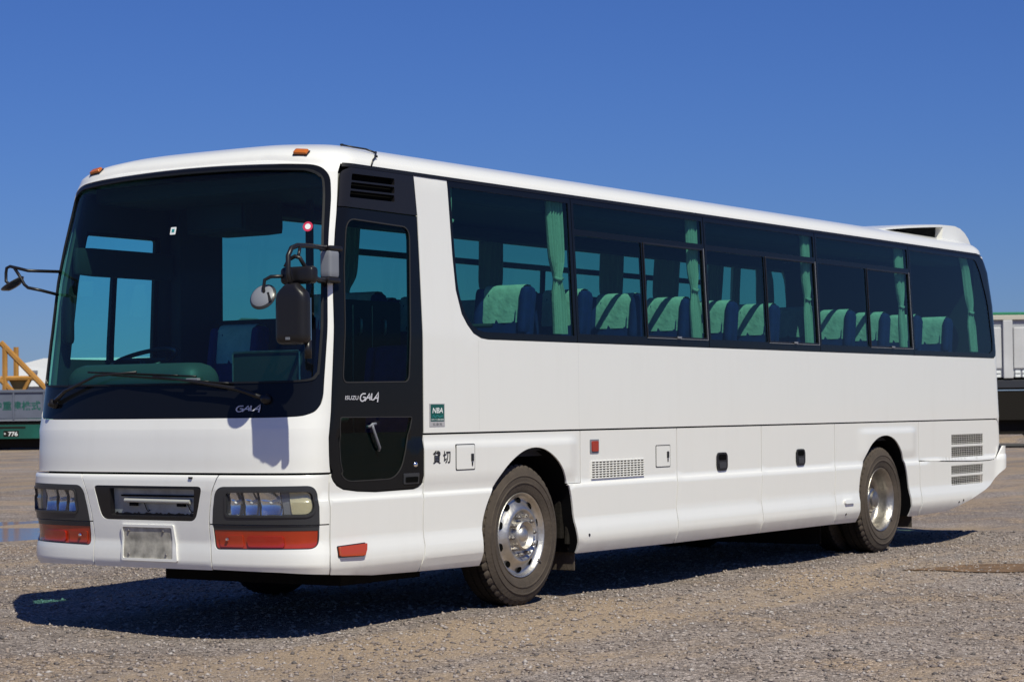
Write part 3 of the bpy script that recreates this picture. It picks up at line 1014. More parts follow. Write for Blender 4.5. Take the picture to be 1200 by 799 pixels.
# ---- side windows
def window(s, out, panes, gm=None):
    mm = (lambda q: q) if s > 0 else mirror
    wd = patch('side_window', M['frame'], BUS, mm(out), [mm(q) for q in panes], 0.0, 0.028, 0.15)
    for q in panes:
        patch('pane', gm or M['side_glass'], wd, mm(q), [], -0.007, 0, 0.3)
    return wd
ZB, ZT = 1.890, 2.966
W1 = [(2.770, ZT), (2.791, 2.45), (2.813, 2.218), (2.871, 2.055), (2.932, 1.985), (3.003, 1.928), (3.09, 1.899), (3.177, ZB), (4.361, ZB), (4.361, ZT)]
W1P = smooth_curve([(2.800, 2.925), (2.820, 2.45), (2.842, 2.225), (2.900, 2.080), (2.960, 2.010), (3.03, 1.962), (3.11, 1.942), (3.20, 1.938)], 3) + [(4.325, 1.938), (4.325, 2.925)]
window(1, W1, [W1P])
def slider(u0, u1, s=1, um=None):
    um = um or u0 + 0.50 * (u1 - u0)
    a, b = u0 + 0.03, u1 - 0.03
    ps = [rect(a, 2.738, b, 2.928, 0.012), rect(a, 1.955, um - 0.018, 2.692, 0.012), rect(um + 0.018, 1.965, b - 0.012, 2.686, 0.012)]
    wd = window(s, [(u0, ZB), (u1, ZB), (u1, ZT), (u0, ZT)], ps)
    if s > 0:
        q = rect(um + 0.006, 1.950, b + 0.002, 2.700, 0.016)
        ring('sliding_frame', q, 0.014, 0.006, M['satin'], wd, 0.3)
        tr = MB()
        tr.tube([skin(um, 1.947, 0.007), skin(b + 0.004, 1.947, 0.007)], 0.0025, 6)
        tr.tube([skin(b + 0.006, 1.947, 0.007), skin(b + 0.006, 2.702, 0.007)], 0.0025, 6)
        tr.build('bright_strip', M['bracket'], wd)
        lt = MB().box((-0.03, -0.012, -0.008), (0.03, 0.0, 0.008), 0, 0.003, lambda v: skin((um + b) / 2, 1.958, 0.012) + v)
        lt.build('window_latch', M['bracket'], wd)
    return wd
slider(4.369, 6.427, um=5.405)
slider(6.437, 8.543, um=7.520)
slider(8.553, 10.672, um=9.645)
W5 = [(10.682, ZB), (12.72, ZB), (12.795, 1.918), (12.836, 1.98), (12.841, 2.05), (12.841, 2.85), (12.796, 2.935), (12.70, ZT), (10.682, ZT)]
W5P = [(10.715, 1.938), (12.62, 1.938), (12.70, 1.97), (12.72, 2.05), (12.66, 2.55), (12.56, 2.90), (12.50, 2.925), (10.715, 2.925)]
window(1, W5, [W5P])
# far side: same build, seen from inside through the coach
wdv = window(-1, rpoly([(1.422, 1.653), (2.497, 1.653), (2.497, 2.697), (1.362, 2.697)], 0.05), [rect(1.49, 1.69, 1.950, 2.40, 0.02), rect(2.010, 1.69, 2.44, 2.40, 0.02), rect(1.50, 2.52, 2.44, 2.655, 0.02)], M['drv_glass'])
FW = [2.725, 4.62, 6.76, 8.90, 11.04, 12.84]
for i, (a, b) in enumerate(zip(FW, FW[1:])):
    a, b = a + 0.003, b - 0.003
    if i in (0, 4):
        window(-1, rpoly([(a, ZB), (b, ZB), (b, 2.962), (a, 2.962)], 0.03), [rect(a + 0.035, 1.938, b - 0.035, 2.90, 0.02)])
    else:
        um = [0, 5.72, 7.72, 9.62, 0][i]
        ps = [rect(a + 0.03, 2.738, b - 0.03, 2.90, 0.012), rect(a + 0.03, 1.955, um - 0.025, 2.685, 0.012), rect(um + 0.025, 1.955, b - 0.03, 2.685, 0.012)]
        window(-1, [(a, ZB), (b, ZB), (b, 2.962), (a, 2.962)], ps)

for u in (3.055, 4.372):
    patch('panel_joint', M['joint'], sh_n, rect(u, 1.26, u + 0.003, 1.878), [], 0.0006, 0, 0.3)

# ---- things fixed to the flanks
def fixture(name, mat, q, off=0.008, lip=0.01, par=None):
    return patch(name, mat, par or BUS, q, [], off, lip, 0.08)
f = fixture('side_reflector', M['bracket'], rect(4.535, 1.066, 4.660, 1.168, 0.008), 0.006)
fixture('red_lens', M['red2'], rect(4.552, 1.078, 4.643, 1.156, 0.012), 0.014, 0.012, f)
def lid(q, u_k, z_k):
    ring('lid_gap', q, 0.008, 0.002, M['ink'], BUS)
    l_ = patch('flap_lid', M['white'], BUS, [(u * 0.9994 + 0.0006 * np.mean([p[0] for p in q]), z) for u, z in rpoly([(min(p[0] for p in q) + 0.007, min(p[1] for p in q) + 0.007), (max(p[0] for p in q) - 0.007, min(p[1] for p in q) + 0.007), (max(p[0] for p in q) - 0.007, max(p[1] for p in q) - 0.007), (min(p[0] for p in q) + 0.007, max(p[1] for p in q) - 0.007)], 0.012)], [], 0.004, 0.006, 0.08)
    fixture('latch', M['ink'], rect(u_k - 0.014, z_k - 0.028, u_k + 0.014, z_k + 0.024, 0.005), 0.010, 0.008, l_)
    fixture('latch_pull', M['ink'], rect(u_k - 0.006, z_k - 0.058, u_k + 0.006, z_k - 0.034, 0.003), 0.008, 0.006, l_)
lid(rect(2.761, 0.988, 2.992, 1.167, 0.012), 2.955, 1.075)
lid(rect(5.530, 0.930, 5.762, 1.106, 0.012), 5.718, 1.03)
g = MB()
for k in range(16):
    u = 4.552 + (5.334 - 4.552) * k / 15
    g.tube([skin(u, 0.873, 0.004), skin(u, 1.005, 0.004)], 0.0055, 6)
for k in range(8):
    z = 0.876 + (1.003 - 0.876) * k / 7
    g.tube([skin(4.548, z, 0.006), skin(5.338, z, 0.006)], 0.0048, 6)
go = g.build('mesh_grille', M['white'], near['p'])
patch('grille_back', M['hole'], go, rect(4.550, 0.874, 5.336, 1.005), [], 0.0015, 0, 0.1)
for par, (u0, u1, z0, z1) in ((near['l1'], (6.533, 6.732, 0.874, 1.025)), (near['l2'], (8.018, 8.206, 0.876, 1.022))):
    hd = fixture('recessed_handle', M['satin'], rect(u0 + 0.005, z0, u1 - 0.005, z1, 0.05), 0.009, 0.012, par)
    fixture('handle_cup', M['hole'], rect(u0 + 0.035, z0 + 0.088, u1 - 0.035, z1 - 0.015, 0.02), 0.0115, 0, hd)
    fixture('handle_paddle', M['grey'], rect(u0 + 0.04, z0 + 0.02, u1 - 0.04, z0 + 0.072, 0.015), 0.014, 0.006, hd)
SI = rpoly([(1.418, 0.545), (1.712, 0.552), (1.700, 0.512), (1.678, 0.482), (1.640, 0.480), (1.420, 0.488)], 0.008)
si = fixture('side_indicator', M['ink'], rpoly([(1.408, 0.552), (1.718, 0.560), (1.690, 0.474), (1.410, 0.480)], 0.01), 0.004)
fixture('amber_lens', M['amber'], SI, 0.022, 0.02, si)
fixture('skirt_marker', M['white'], rect(8.96, 0.500, 9.15, 0.534, 0.012), 0.020, 0.02)
mb = MB()
for u, z in ((4.47, 0.46), (9.0, 0.405), (11.74, 0.405), (11.84, 0.42)):
    mb.lathe([(0, 0.006), (0.010, 0.005), (0.012, 0)], skin(u, z), NV(u, z), 10)
mb.build('drain_plug', M['ink'], BUS)
# association sticker
st = patch('sticker', M['badgegrey'], BUS, rect(2.462, 1.290, 2.640, 1.444), [], 0.003, 0.002, 0.1)
patch('sticker_field', M['badgegreen'], st, rect(2.474, 1.325, 2.630, 1.438), [], 0.0045, 0, 0.1)
skin_text('sticker_initials', 'NBA', st, M['letterwhite'], 2.492, 1.380, 0.122, 0.036, 0.006, 0.18, 0.02)
v, f2 = ribbon([(2.492, 1.352), (2.505, 1.366), (2.525, 1.350), (2.545, 1.366), (2.575, 1.354), (2.61, 1.362)], 0.005)
mk('sticker_sketch', [skin(a, b, 0.006) for a, b in v], f2, M['badgeteal'], st)
skin_text('sticker_line', '日本バス協会会員', st, M['letterwhite'], 2.482, 1.331, 0.140, 0.011, 0.006, 0, 0.01)
skin_text('sticker_footer', '公 益 社', st, M['ink'], 2.498, 1.298, 0.105, 0.017, 0.006, 0, 0.0)
skin_text('charter_lettering', '貸 切', BUS, M['ink'], 2.492, 1.040, 0.205, 0.088, 0.003, 0, 0.016)
# ---- roof fittings
def marker(u, t):
    c = roof_pt(u, t)
    e = 0.01
    n = (roof_pt(u + e, t) - roof_pt(u - e, t)).cross(roof_pt(u, t + e) - roof_pt(u, t - e)).normalized()
    if n.z < 0:
        n.negate()
    a = (roof_pt(u + e, t) - roof_pt(u - e, t)).normalized()
    b = n.cross(a)
    X = lambda v: c + a * v.x + b * v.y + n * v.z
    o = MB().rbox((0, 0, 0.004), (0.108, 0.056, 0.008), 0.003, xf=X).build('marker_lamp', M['satin'], BUS, smooth=True)
    MB().rbox((0, 0, 0.014), (0.100, 0.048, 0.024), 0.010, xf=X).build('amber_lens', M['marker'], o, smooth=True)
marker(0.985, 0.030)
marker(-0.985, 0.030)
wire = [roof_pt(1.30 + 0.05, 0.17) + Vector((0, 0, 0.012))]
for u, t, h in ((1.50, 0.135, 0.012), (1.72, 0.105, 0.016), (1.90, 0.075, 0.012), (1.86, 0.055, 0.018), (1.82, 0.03, 0.014), (1.72, 0.012, 0.010), (1.66, 0.0, 0.006)):
    wire.append(roof_pt(u, t) + Vector((0, -h * 0.5, h)))
wr = MB().tube(wire, 0.006, 6).build('aerial_cable', M['ink'], BUS, smooth=True)
for i in (0, 3, 5):
    MB().rbox(wire[i], (0.022, 0.02, 0.016), 0.006, n=4).build('cable_clip', M['ink'], wr, smooth=True)
# rear roof fairing: a thin blade rising off the roof, open toward each flank, closed by a solid tail
def fairing():
    ys = [0.33, 0.36, 0.42, 0.55, 0.85, 1.245]
    ys = ys + [2.49 - y for y in ys[-2::-1]]
    ny = len(ys)
    def crown(y):
        e = min(y - 0.33, 2.16 - y)
        return 0.012 * smooth(e / 0.4) + 0.010 * smooth(e / 0.06)
    xs = [9.55, 9.9, 10.3, 10.7, 11.0, 11.15, 11.216]
    zt = [3.150, 3.190, 3.226, 3.258, 3.280, 3.290, 3.294]
    top = [(x, y, z + crown(y)) for x, z in zip(xs, zt) for y in ys]
    k = len(top)
    vs = top + [(x, y, z - 0.022) for x, y, z in top]
    fs = []
    for i in range(len(xs) - 1):
        for j in range(ny - 1):
            f = (i * ny + j, (i + 1) * ny + j, (i + 1) * ny + j + 1, i * ny + j + 1)
            fs += [f, tuple(q + k for q in f[::-1])]
        for j in (0, ny - 1):
            a, b = i * ny + j, (i + 1) * ny + j
            fs.append((a, b, b + k, a + k))
    for i in (0, len(xs) - 1):
        for j in range(ny - 1):
            a = i * ny + j
            fs.append((a, a + 1, a + 1 + k, a + k))
    o = smooth_by_angle(MB().add(vs, fs).build('roof_fairing', M['white'], BUS), 45)
    # tail: closed block from the mouth back to the roof edge
    sx = [11.22, 11.34, 11.55, 11.70, 11.82, 11.92, 12.02]
    sz = [3.291, 3.298, 3.302, 3.284, 3.246, 3.192, 3.10]
    loops = []
    for n_, (x, z) in enumerate(zip(sx, sz)):
        loops.append([(x, y, z + crown(y) * (1 if n_ < 5 else 0.5)) for y in ys])
    vs = [p for l in loops for p in l]
    k = len(vs)
    vs += [(p[0] - (0.06 if i < ny else 0.0), p[1], 3.02) for i, p in enumerate(vs)]
    fs = []
    m_ = len(loops)
    for i in range(m_ - 1):
        for j in range(ny - 1):
            fs.append((i * ny + j, (i + 1) * ny + j, (i + 1) * ny + j + 1, i * ny + j + 1))
        for j in (0, ny - 1):
            a, b = i * ny + j, (i + 1) * ny + j
            fs.append((a, b, b + k, a + k))
    for j in range(ny - 1):
        fs.append((j, j + 1, j + 1 + k, j + k))
        a = (m_ - 1) * ny + j
        fs.append((a, a + 1, a + 1 + k, a + k))
    smooth_by_angle(MB().add(vs, fs).build('fairing_tail', M['white'], o), 45)
    MB().box((9.9, 0.62, 3.05), (11.2, 1.87, 3.21), 0, 0.02).build('intake_box', M['hole'], o)
    for y in (0.40, 2.09):
        q = [(9.75, 3.10), (9.85, 3.158), (10.3, 3.200), (11.16, 3.268), (11.13, 3.10)]
        MB().add([(x, y - 0.01, z) for x, z in q] + [(x, y + 0.01, z) for x, z in q],
                 [tuple(range(4, -1, -1)), tuple(range(5, 10))] + [(i, (i + 1) % 5, 5 + (i + 1) % 5, 5 + i) for i in range(5)]).build('mouth_shade', M['hole'], o)  # solid near-black panel: shade of the open mouth put into colour
fairing()

# ---- wheels
def wheel(x, y0, front, name='wheel', inner=False):
    """y0 = outer face of the tyre; the axle runs along +y (inboard) on the near side, mirrored on the far side."""
    s = 1 if y0 < 1.2 else -1
    c = Vector((x, y0, 0.503))
    out = Vector((0, -s, 0))
    w_ = empty(name, c, BUS)
    def L(prof, mat, nm, par, n=56, mod=None, ang=35):
        o = MB().lathe([(r, -d) for r, d in prof], c, out, n, 0, mod).build(nm, mat, par)
        return smooth_by_angle(o, ang)
    T = [(0.300, 0.030), (0.312, 0.012), (0.330, 0.004), (0.365, -0.006), (0.368, -0.011), (0.376, -0.011), (0.380, -0.006), (0.415, -0.006), (0.418, -0.010), (0.424, -0.010), (0.428, -0.004), (0.455, 0.006), (0.470, 0.014),
         (0.472, 0.020), (0.492, 0.030), (0.503, 0.045), (0.503, 0.085), (0.490, 0.088), (0.490, 0.098), (0.503, 0.101), (0.503, 0.150), (0.490, 0.153), (0.490, 0.163), (0.503, 0.166), (0.503, 0.215), (0.492, 0.235), (0.455, 0.262), (0.36, 0.270), (0.30, 0.24)]
    N = 192
    def lugs(j, k):
        if 13 <= j <= 15:
            return 1.0 if (k % 4) < 3 else 0.972
        if 16 <= j <= 24:
            return 1.0 if (k % 4) < 3 else 0.993
        return 1.0
    mb_ = MB().lathe([(r, -d) for r, d in T], c, out, N, 0, lugs)
    mb_.m = [1 if (k // N) >= 15 else 0 for k in range(len(mb_.f))]
    ty = mb_.build('tyre', [M['tyre'], M['shade_rubber']], w_)
    smooth_by_angle(ty, 28)
    al = M['alloy'] if front else M['dullalloy']
    if inner:
        return w_
    if front:
        rim = L([(0.296, 0.06), (0.302, 0.030), (0.305, 0.018), (0.300, 0.012), (0.291, 0.016), (0.285, 0.030), (0.272, 0.046), (0.255, 0.050), (0.240, 0.043), (0.222, 0.026), (0.205, 0.010), (0.192, 0.002), (0.180, 0.000), (0.172, 0.006), (0.165, 0.018), (0.112, 0.020), (0.108, 0.020)], al, 'rim', w_, 96, None, 60)
        for k in range(10):
            t = 2 * math.pi * (k + 0.5) / 10
            d = Vector((math.cos(t), 0, math.sin(t)))
            hn = (out * 0.75 + d * -0.20).normalized()
            rr = 0.2475
            p = c + d * rr - out * 0.0425
            b = MB()
            tt = Vector((-math.sin(t), 0, math.cos(t)))
            ring_ = [p + tt * 0.029 * math.cos(q) + d * 0.021 * math.sin(q) + out * (0.006 - 0.25 * 0.021 * math.sin(q)) for q in [2 * math.pi * i / 18 for i in range(18)]]
            b.add(ring_, [tuple(range(18))])
            b.build('hand_hole', M['hole'], rim)
        rn, zd = 0.1400, 0.020
        hub = L([(0.112, 0.022), (0.110, 0.000), (0.104, -0.020), (0.098, -0.024), (0.092, -0.018), (0.086, 0.004), (0.080, 0.010), (0.060, 0.008), (0.052, -0.006), (0.034, -0.020), (0.0, -0.026)], al, 'hub_cap', w_, 48, None, 50)
    else:
        rim = L([(0.296, 0.05), (0.302, 0.028), (0.305, 0.016), (0.300, 0.011), (0.291, 0.016), (0.284, 0.030), (0.268, 0.050), (0.262, 0.085), (0.260, 0.140), (0.250, 0.165), (0.225, 0.180), (0.19, 0.180), (0.15, 0.175), (0.10, 0.175)], al, 'rim', w_, 96, None, 60)
        for k in range(8):
            t = 2 * math.pi * (k + 0.5) / 8
            d = Vector((math.cos(t), 0, math.sin(t)))
            tt = Vector((-math.sin(t), 0, math.cos(t)))
            p = c + d * 0.212 - out * 0.174
            MB().add([p + tt * 0.026 * math.cos(q) + d * 0.018 * math.sin(q) for q in [2 * math.pi * i / 16 for i in range(16)]], [tuple(range(16))]).build('hand_hole', M['hole'], rim)
        rn, zd = 0.1420, 0.176
        hub = L([(0.118, 0.178), (0.115, 0.120), (0.105, 0.100), (0.080, 0.090), (0.076, 0.070), (0.05, 0.064), (0.0, 0.062)], M['dullalloy'], 'hub_cap', w_, 40, None, 40)
    for k in range(10):
        t = 2 * math.pi * k / 10 + 0.1
        d = Vector((math.cos(t), 0, math.sin(t)))
        p = c + d * rn - out * zd
        b = MB().lathe([(0.019, 0.0), (0.019, 0.006), (0.0155, 0.007), (0.0155, 0.030), (0.013, 0.034), (0.008, 0.035), (0.008, 0.046), (0.0, 0.047)], p, out, 6)
        smooth_by_angle(b.build('wheel_nut', M['nut'], rim), 30)
    MB().tube([c - out * 0.012 + Vector((0.20, 0, -0.18)), c - out * 0.0 + Vector((0.235, 0, -0.205))], 0.005, 6).build('valve_stem', M['nut'], rim)
    return w_
wheel(2.5815, 0.030, True)
wheel(2.5815, 2.460, True)
wheel(8.8576, 0.030, False)
wheel(8.8576, 0.345, False, inner=True)
wheel(8.8576, 2.460, False)
wheel(8.8576, 2.145, False, inner=True)

# ---- underbody, arch liners and flaps
ub = MB()
ub.box((0.45, 0.46, 0.42), (11.4, 2.03, 1.10))
ub.box((3.40, 0.10, 0.40), (8.16, 2.39, 1.04))
ub.box((0.45, 0.12, 0.46), (1.90, 2.37, 0.98))
ub.box((9.66, 0.10, 0.50), (11.55, 2.39, 1.04))
ub.box((0.20, 0.35, 0.45), (0.50, 2.14, 0.60))
ub.box((1.0, 0.45, 0.24), (1.90, 2.0, 0.45))
ub.build('chassis', M['chassis'], BUS)
MB().box((8.26, 0.40, 0.10), (8.28, 2.09, 0.80), 0, 0.004).build('mud_flap_or_shade_screen', M['shade_rubber'], BUS)  # dark sheet added ahead of the rear tyres, standing in for underbody shade
for s in (1, -1):
    mm = (lambda q: q) if s > 0 else mirror
    patch('side_liner', M['liner'], BUS, mm([(1.42, 0.45), (2.98, 0.42), (2.98, 1.20), (4.36, 1.20), (4.36, 0.42), (9.20, 0.42), (9.20, 1.20), (10.60, 1.20), (10.60, 0.42), (11.4, 0.42), (12.0, 0.56), (12.6, 0.80), (12.75, 1.26), (1.42, 1.26)]), [], -0.018, 0, 0.3)
    patch('front_liner', M['liner'], BUS, mm([(0.0, 0.46), (1.42, 0.46), (1.42, 1.26), (1.25, 1.36), (0.0, 1.36)]), [], -0.075, 0, 0.1)
    for x0, A_, nm in ((2.665, ARCH_F, 'wheel_arch'), (8.87, ARCH_R, 'wheel_arch')):
        q = [(u, z) for u, z in A_]
        o_ = []
        i_ = []
        for u, z in q:
            p = skin(s * u, z, -0.012)
            o_.append(p)
            i_.append(Vector((p.x, 0.62 if s > 0 else 1.87, p.z)))
        k = len(q)
        MB().add(o_ + i_, [(i, i + 1, k + i + 1, k + i) for i in range(k - 1)]).build(nm, M['liner'], BUS, smooth=True)
yy = lambda y, s: y if s > 0 else 2.49 - y
for s in (1, -1):
    for x in (3.315, 9.62):
        a, b = sorted((yy(0.06, s), yy(0.40, s)))
        fo = MB().box((x, a, 0.20), (x + 0.014, b, 0.80), 0, 0.004).build('mud_flap_or_shade_screen', M['tyre'], BUS)
bk = MB()
bk.box((3.20, 0.10, 0.44), (3.30, 0.16, 0.76), 0, 0.008)
bk.tube([(3.25, 0.08, 0.40), (3.26, 0.08, 0.58), (3.22, 0.12, 0.70)], 0.022, 8)
bk.tube([(3.30, 0.09, 0.36), (3.28, 0.09, 0.50)], 0.030, 8)
bk.build('step_bracket', M['chassis'], BUS)

# ---- wipers
def wiper(arm, blade):
    w_ = MB()
    pa = [skin(u, z, o) for u, z, o in arm]
    w_.tube(pa, [0.017, 0.013, 0.009, 0.006], 8)
    w_.lathe([(0.0, 0.05), (0.025, 0.045), (0.035, 0.0)], skin(*arm[0][:2]), NV(*arm[0][:2]), 14)
    wo_ = w_.build('wiper', M['satin'], BUS, smooth=True)
    n = 14
    (u0, z0), (u1, z1) = blade
    b = MB()
    b.tube([skin(u0 + (u1 - u0) * k / n, z0 + (z1 - z0) * k / n, 0.022) for k in range(n + 1)], 0.007, 6)
    b.tube([skin(u0 + (u1 - u0) * k / n, z0 + (z1 - z0) * k / n, 0.036 + 0.012 * math.sin(math.pi * k / n)) for k in range(2, n - 1)], 0.005, 6)
    b.build('wiper_blade', M['rubber'], wo_, smooth=True)
wiper([(-0.97, 1.470, 0.02), (-0.80, 1.545, 0.05), (-0.50, 1.640, 0.06), (-0.15, 1.662, 0.045)], [(-0.62, 1.672), (0.35, 1.628)])
wiper([(0.90, 1.478, 0.02), (0.70, 1.540, 0.05), (0.35, 1.590, 0.06), (0.0, 1.632, 0.045)], [(-0.40, 1.650), (0.62, 1.580)])
MB().box((-0.02, -0.05, -0.012), (0.01, 0.05, 0.012), 0, 0.004, lambda v: skin(0.33, 1.605, 0.02) + v).build('washer_nozzle', M['bracket'], BUS)

# ---- mirrors
kn = empty('mirror_cluster', skin(1.25, 2.32, 0.0), BUS)
MB().rbox(skin(1.252, 2.325, 0.02), (0.10, 0.085, 0.17), 0.015).build('mirror_bracket', M['bracket'], kn, smooth=True)
b = MB()
b.rbox(skin(1.250, 2.425, 0.02), (0.13, 0.10, 0.035), 0.012)
b.rbox(skin(1.250, 2.222, 0.02), (0.13, 0.10, 0.035), 0.012)
A0 = skin(1.235, 2.425, 0.03)
A1 = skin(1.235, 2.222, 0.03)
MX = -0.18
b.tube([A0, Vector((0.10, -0.03, 2.425)), Vector((-0.08, -0.080, 2.415)), Vector((-0.150, -0.090, 2.395)), Vector((-0.185, -0.092, 2.345)), Vector((-0.190, -0.095, 2.24)), Vector((-0.185, -0.110, 2.17))], 0.0155, 12)
b.tube([A1, Vector((0.10, -0.10, 2.215)), Vector((-0.02, -0.13, 2.235)), Vector((-0.10, -0.14, 2.30)), Vector((-0.12, -0.13, 2.335)), Vector((-0.13, -0.10, 2.345)), Vector((-0.14, -0.06, 2.325)), Vector((-0.15, -0.04, 2.28))], 0.013, 10)
b.tube([Vector((-0.06, -0.085, 2.41)), Vector((-0.115, -0.115, 2.345))], 0.010, 8)
b.tube([Vector((-0.15, -0.03, 2.225)), Vector((-0.18, 0.05, 2.225)), Vector((-0.20, 0.082, 2.205)), Vector((-0.205, 0.088, 2.15)), Vector((-0.195, 0.083, 2.10)), Vector((-0.16, 0.06, 2.085))], 0.011, 10)
b.build('mirror_arm', M['satin'], kn, smooth=True)
hm = MB()
# main head: tall rounded housing, shouldered at the top where it takes the arm
def head(v):
    z = v.z
    k = 1.0 - 0.55 * smooth((z - 2.095) / 0.085)
    return Vector((-0.175 + (v.x + 0.175) * (0.75 + 0.25 * k), -0.118 + (v.y + 0.118) * k, z))
hm.rbox((-0.175, -0.118, 1.992), (0.10, 0.235, 0.375), 0.045, n=12, xf=head)
h1 = hm.build('mirror_head', M['satin'], kn, smooth=True)
MB().box((-0.128, -0.218, 1.83), (-0.122, -0.02, 2.09), 0, 0.002).build('mirror_face', M['mirror'], h1)
lg = MB()
for k in range(3):
    lg.box((-0.2265, -0.128 + 0.012 * k - 0.005, 1.834), (-0.2235, -0.128 + 0.012 * k + 0.004, 1.850))
lg.build('moulded_mark', M['bracket'], h1)
h2 = MB().rbox((-0.115, -0.120, 2.228), (0.08, 0.255, 0.108), 0.03, n=8).build('mirror_head', M['satin'], kn, smooth=True)
ra = Vector((0.86, 0.14, -0.48)).normalized()
h3 = smooth_by_angle(MB().lathe([(0, -0.022), (0.05, -0.018), (0.082, -0.004), (0.090, 0.006), (0.086, 0.012), (0.0, 0.013)], (-0.195, 0.102, 2.105), ra, 32).build('mirror_head', M['grey'], kn), 50)
smooth_by_angle(MB().lathe([(0.0, -0.026), (0.045, -0.0215), (0.072, -0.011), (0.076, -0.008)], (-0.195, 0.102, 2.105), ra, 32).build('mirror_back', M['bracket'], h3), 60)
MB().tube([(-0.195, 0.06, 2.125), (-0.21, 0.03, 2.07)], 0.010, 8).build('mirror_clamp', M['satin'], h3)
MB().tube([(-0.14, -0.205, 1.83), (-0.14, -0.205, 1.72)], 0.022, 10).build('mirror_stay', M['satin'], kn, smooth=True)
# far-side loop mirror
kf = empty('mirror_cluster', (0.12, 2.42, 2.36), BUS)
b = MB()
b.tube([skin(-1.20, 2.385, -0.01), Vector((0.10, 2.42, 2.378)), Vector((0.10, 2.52, 2.400)), Vector((0.10, 2.592, 2.415)), Vector((0.10, 2.625, 2.405)), Vector((0.10, 2.632, 2.37)), Vector((0.10, 2.632, 2.315)), Vector((0.10, 2.600, 2.292))], 0.011, 10)
b.tube([Vector((0.10, 2.555, 2.408)), Vector((0.10, 2.50, 2.345)), Vector((0.10, 2.455, 2.285)), Vector((0.10, 2.42, 2.262)), Vector((0.10, 2.30, 2.240)), skin(-1.20, 2.225, -0.01)], 0.011, 10)
b.build('mirror_arm', M['satin'], kf, smooth=True)
rf_ = Vector((0.30, -0.42, -0.86)).normalized()
hf = smooth_by_angle(MB().lathe([(0, -0.03), (0.05, -0.024), (0.082, -0.004), (0.090, 0.006), (0.086, 0.012), (0.0, 0.013)], (0.10, 2.565, 2.292), -rf_, 28).build('mirror_head', M['grey'], kf), 50)
b = MB().rbox(skin(-1.262, 2.06, -0.10), (0.06, 0.09, 0.34), 0.03)
b.build('pillar_mirror', M['satin'], BUS, smooth=True)

# ---- interior
inn = MB()
inn.box((0.55, 0.10, 1.06), (11.6, 2.39, 1.12))
inn.build('floor_deck', M['interior'], BUS)
for s in (1, -1):
    mm = (lambda q: q) if s > 0 else mirror
    patch('inner_lining', M['interior'], BUS, mm([(2.42 if s > 0 else 1.42, 1.10), (12.7, 1.10), (12.7, 1.925), (3.16, 1.925), (2.9, 2.05), (2.83, 2.22), (2.80, 2.95), (2.42, 2.95)] if s > 0 else [(1.42, 1.10), (12.7, 1.10), (12.7, 1.925), (2.56, 1.925), (2.56, 1.75), (1.42, 1.75)]), [], -0.05, 0, 0.3)
ce = MB()
ce.box((1.2, 0.16, 2.995), (11.4, 2.33, 3.005))
ce.rbox((6.6, 0.30, 2.905), (9.6, 0.34, 0.14), 0.05, n=4)
ce.rbox((6.6, 2.24, 2.935), (9.6, 0.20, 0.09), 0.03, n=4)
ce.build('luggage_rack', M['ceil'], BUS)
MB().box((11.55, 0.15, 1.1), (11.60, 2.34, 3.0)).build('rear_bulkhead', M['interior'], BUS)
ro = MB()
ro.rbox((0.98, 1.245, 2.915), (0.70, 2.15, 0.13), 0.04, n=4)
ro.build('front_header', M['interior'], BUS)
MB().rbox((1.32, 1.62, 2.79), (0.42, 0.56, 0.28), 0.03, n=4).build('overhead_monitor', M['interior'], BUS)
MB().box((1.102, 1.37, 2.68), (1.109, 1.87, 2.90)).build('monitor_screen', M['satin'], BUS)
pt = MB()
pt.box((1.86, 1.35, 1.12), (1.90, 2.36, 2.08), 0, 0.01)
pt.box((1.50, 2.30, 1.12), (1.98, 2.40, 2.98), 0, 0.02)
pt.box((1.75, 1.28, 1.12), (1.79, 1.33, 2.98), 0, 0.01)
pt.build('driver_partition', M['interior'], BUS)
sp = MB()
sp.box((1.74, 1.06, 1.12), (2.54, 1.10, 2.20), 0, 0.02)
spo = sp.build('stair_panel', M['interior'], BUS)
for x in (2.02, 2.31):
    MB().tube([(x, 1.06, 1.95), (x, 1.035, 1.965), (x, 1.035, 2.055), (x, 1.06, 2.07)], 0.010, 8).build('grab_handle', M['dullalloy'], spo, smooth=True)
for x in (1.94, 2.17):
    MB().box((x, 1.052, 1.2), (x + 0.008, 1.062, 2.16)).build('panel_joint', M['dullalloy'], spo)
sw = MB()
sw.box((1.34, 0.14, 0.98), (2.30, 1.06, 1.02))
sw.box((0.62, 1.0, 0.98), (1.34, 1.04, 1.46))
sw.build('stairwell', M['liner'], BUS)
rb_ = MB().rbox((0.98, 2.36, 2.46), (1.0, 0.06, 0.20), 0.028, n=4).build('roller_blind', M['interior'], BUS, smooth=True)
for s in (1, -1):
    patch('pillar_trim', M['trim'], BUS, (lambda q: q if s > 0 else mirror(q))([(1.236, 1.45), (1.43, 1.45), (1.43, 2.0), (1.40, 2.93), (1.155, 2.93), (1.176, 2.83), (1.202, 2.55), (1.226, 2.2), (1.237, 1.75)]), [], -0.034, 0, 0.04)
patch('driver_lining', M['interior'], BUS, mirror([(1.36, 1.12), (2.62, 1.12), (2.62, 2.95), (1.30, 2.95)]), [mirror(rect(1.46, 1.78, 2.47, 2.68))], -0.045, 0, 0.1)
MB().tube([(2.46, 0.2, 2.0), (2.46, 0.95, 2.0)], 0.016, 8).build('grab_rail', M['interior'], BUS, smooth=True)
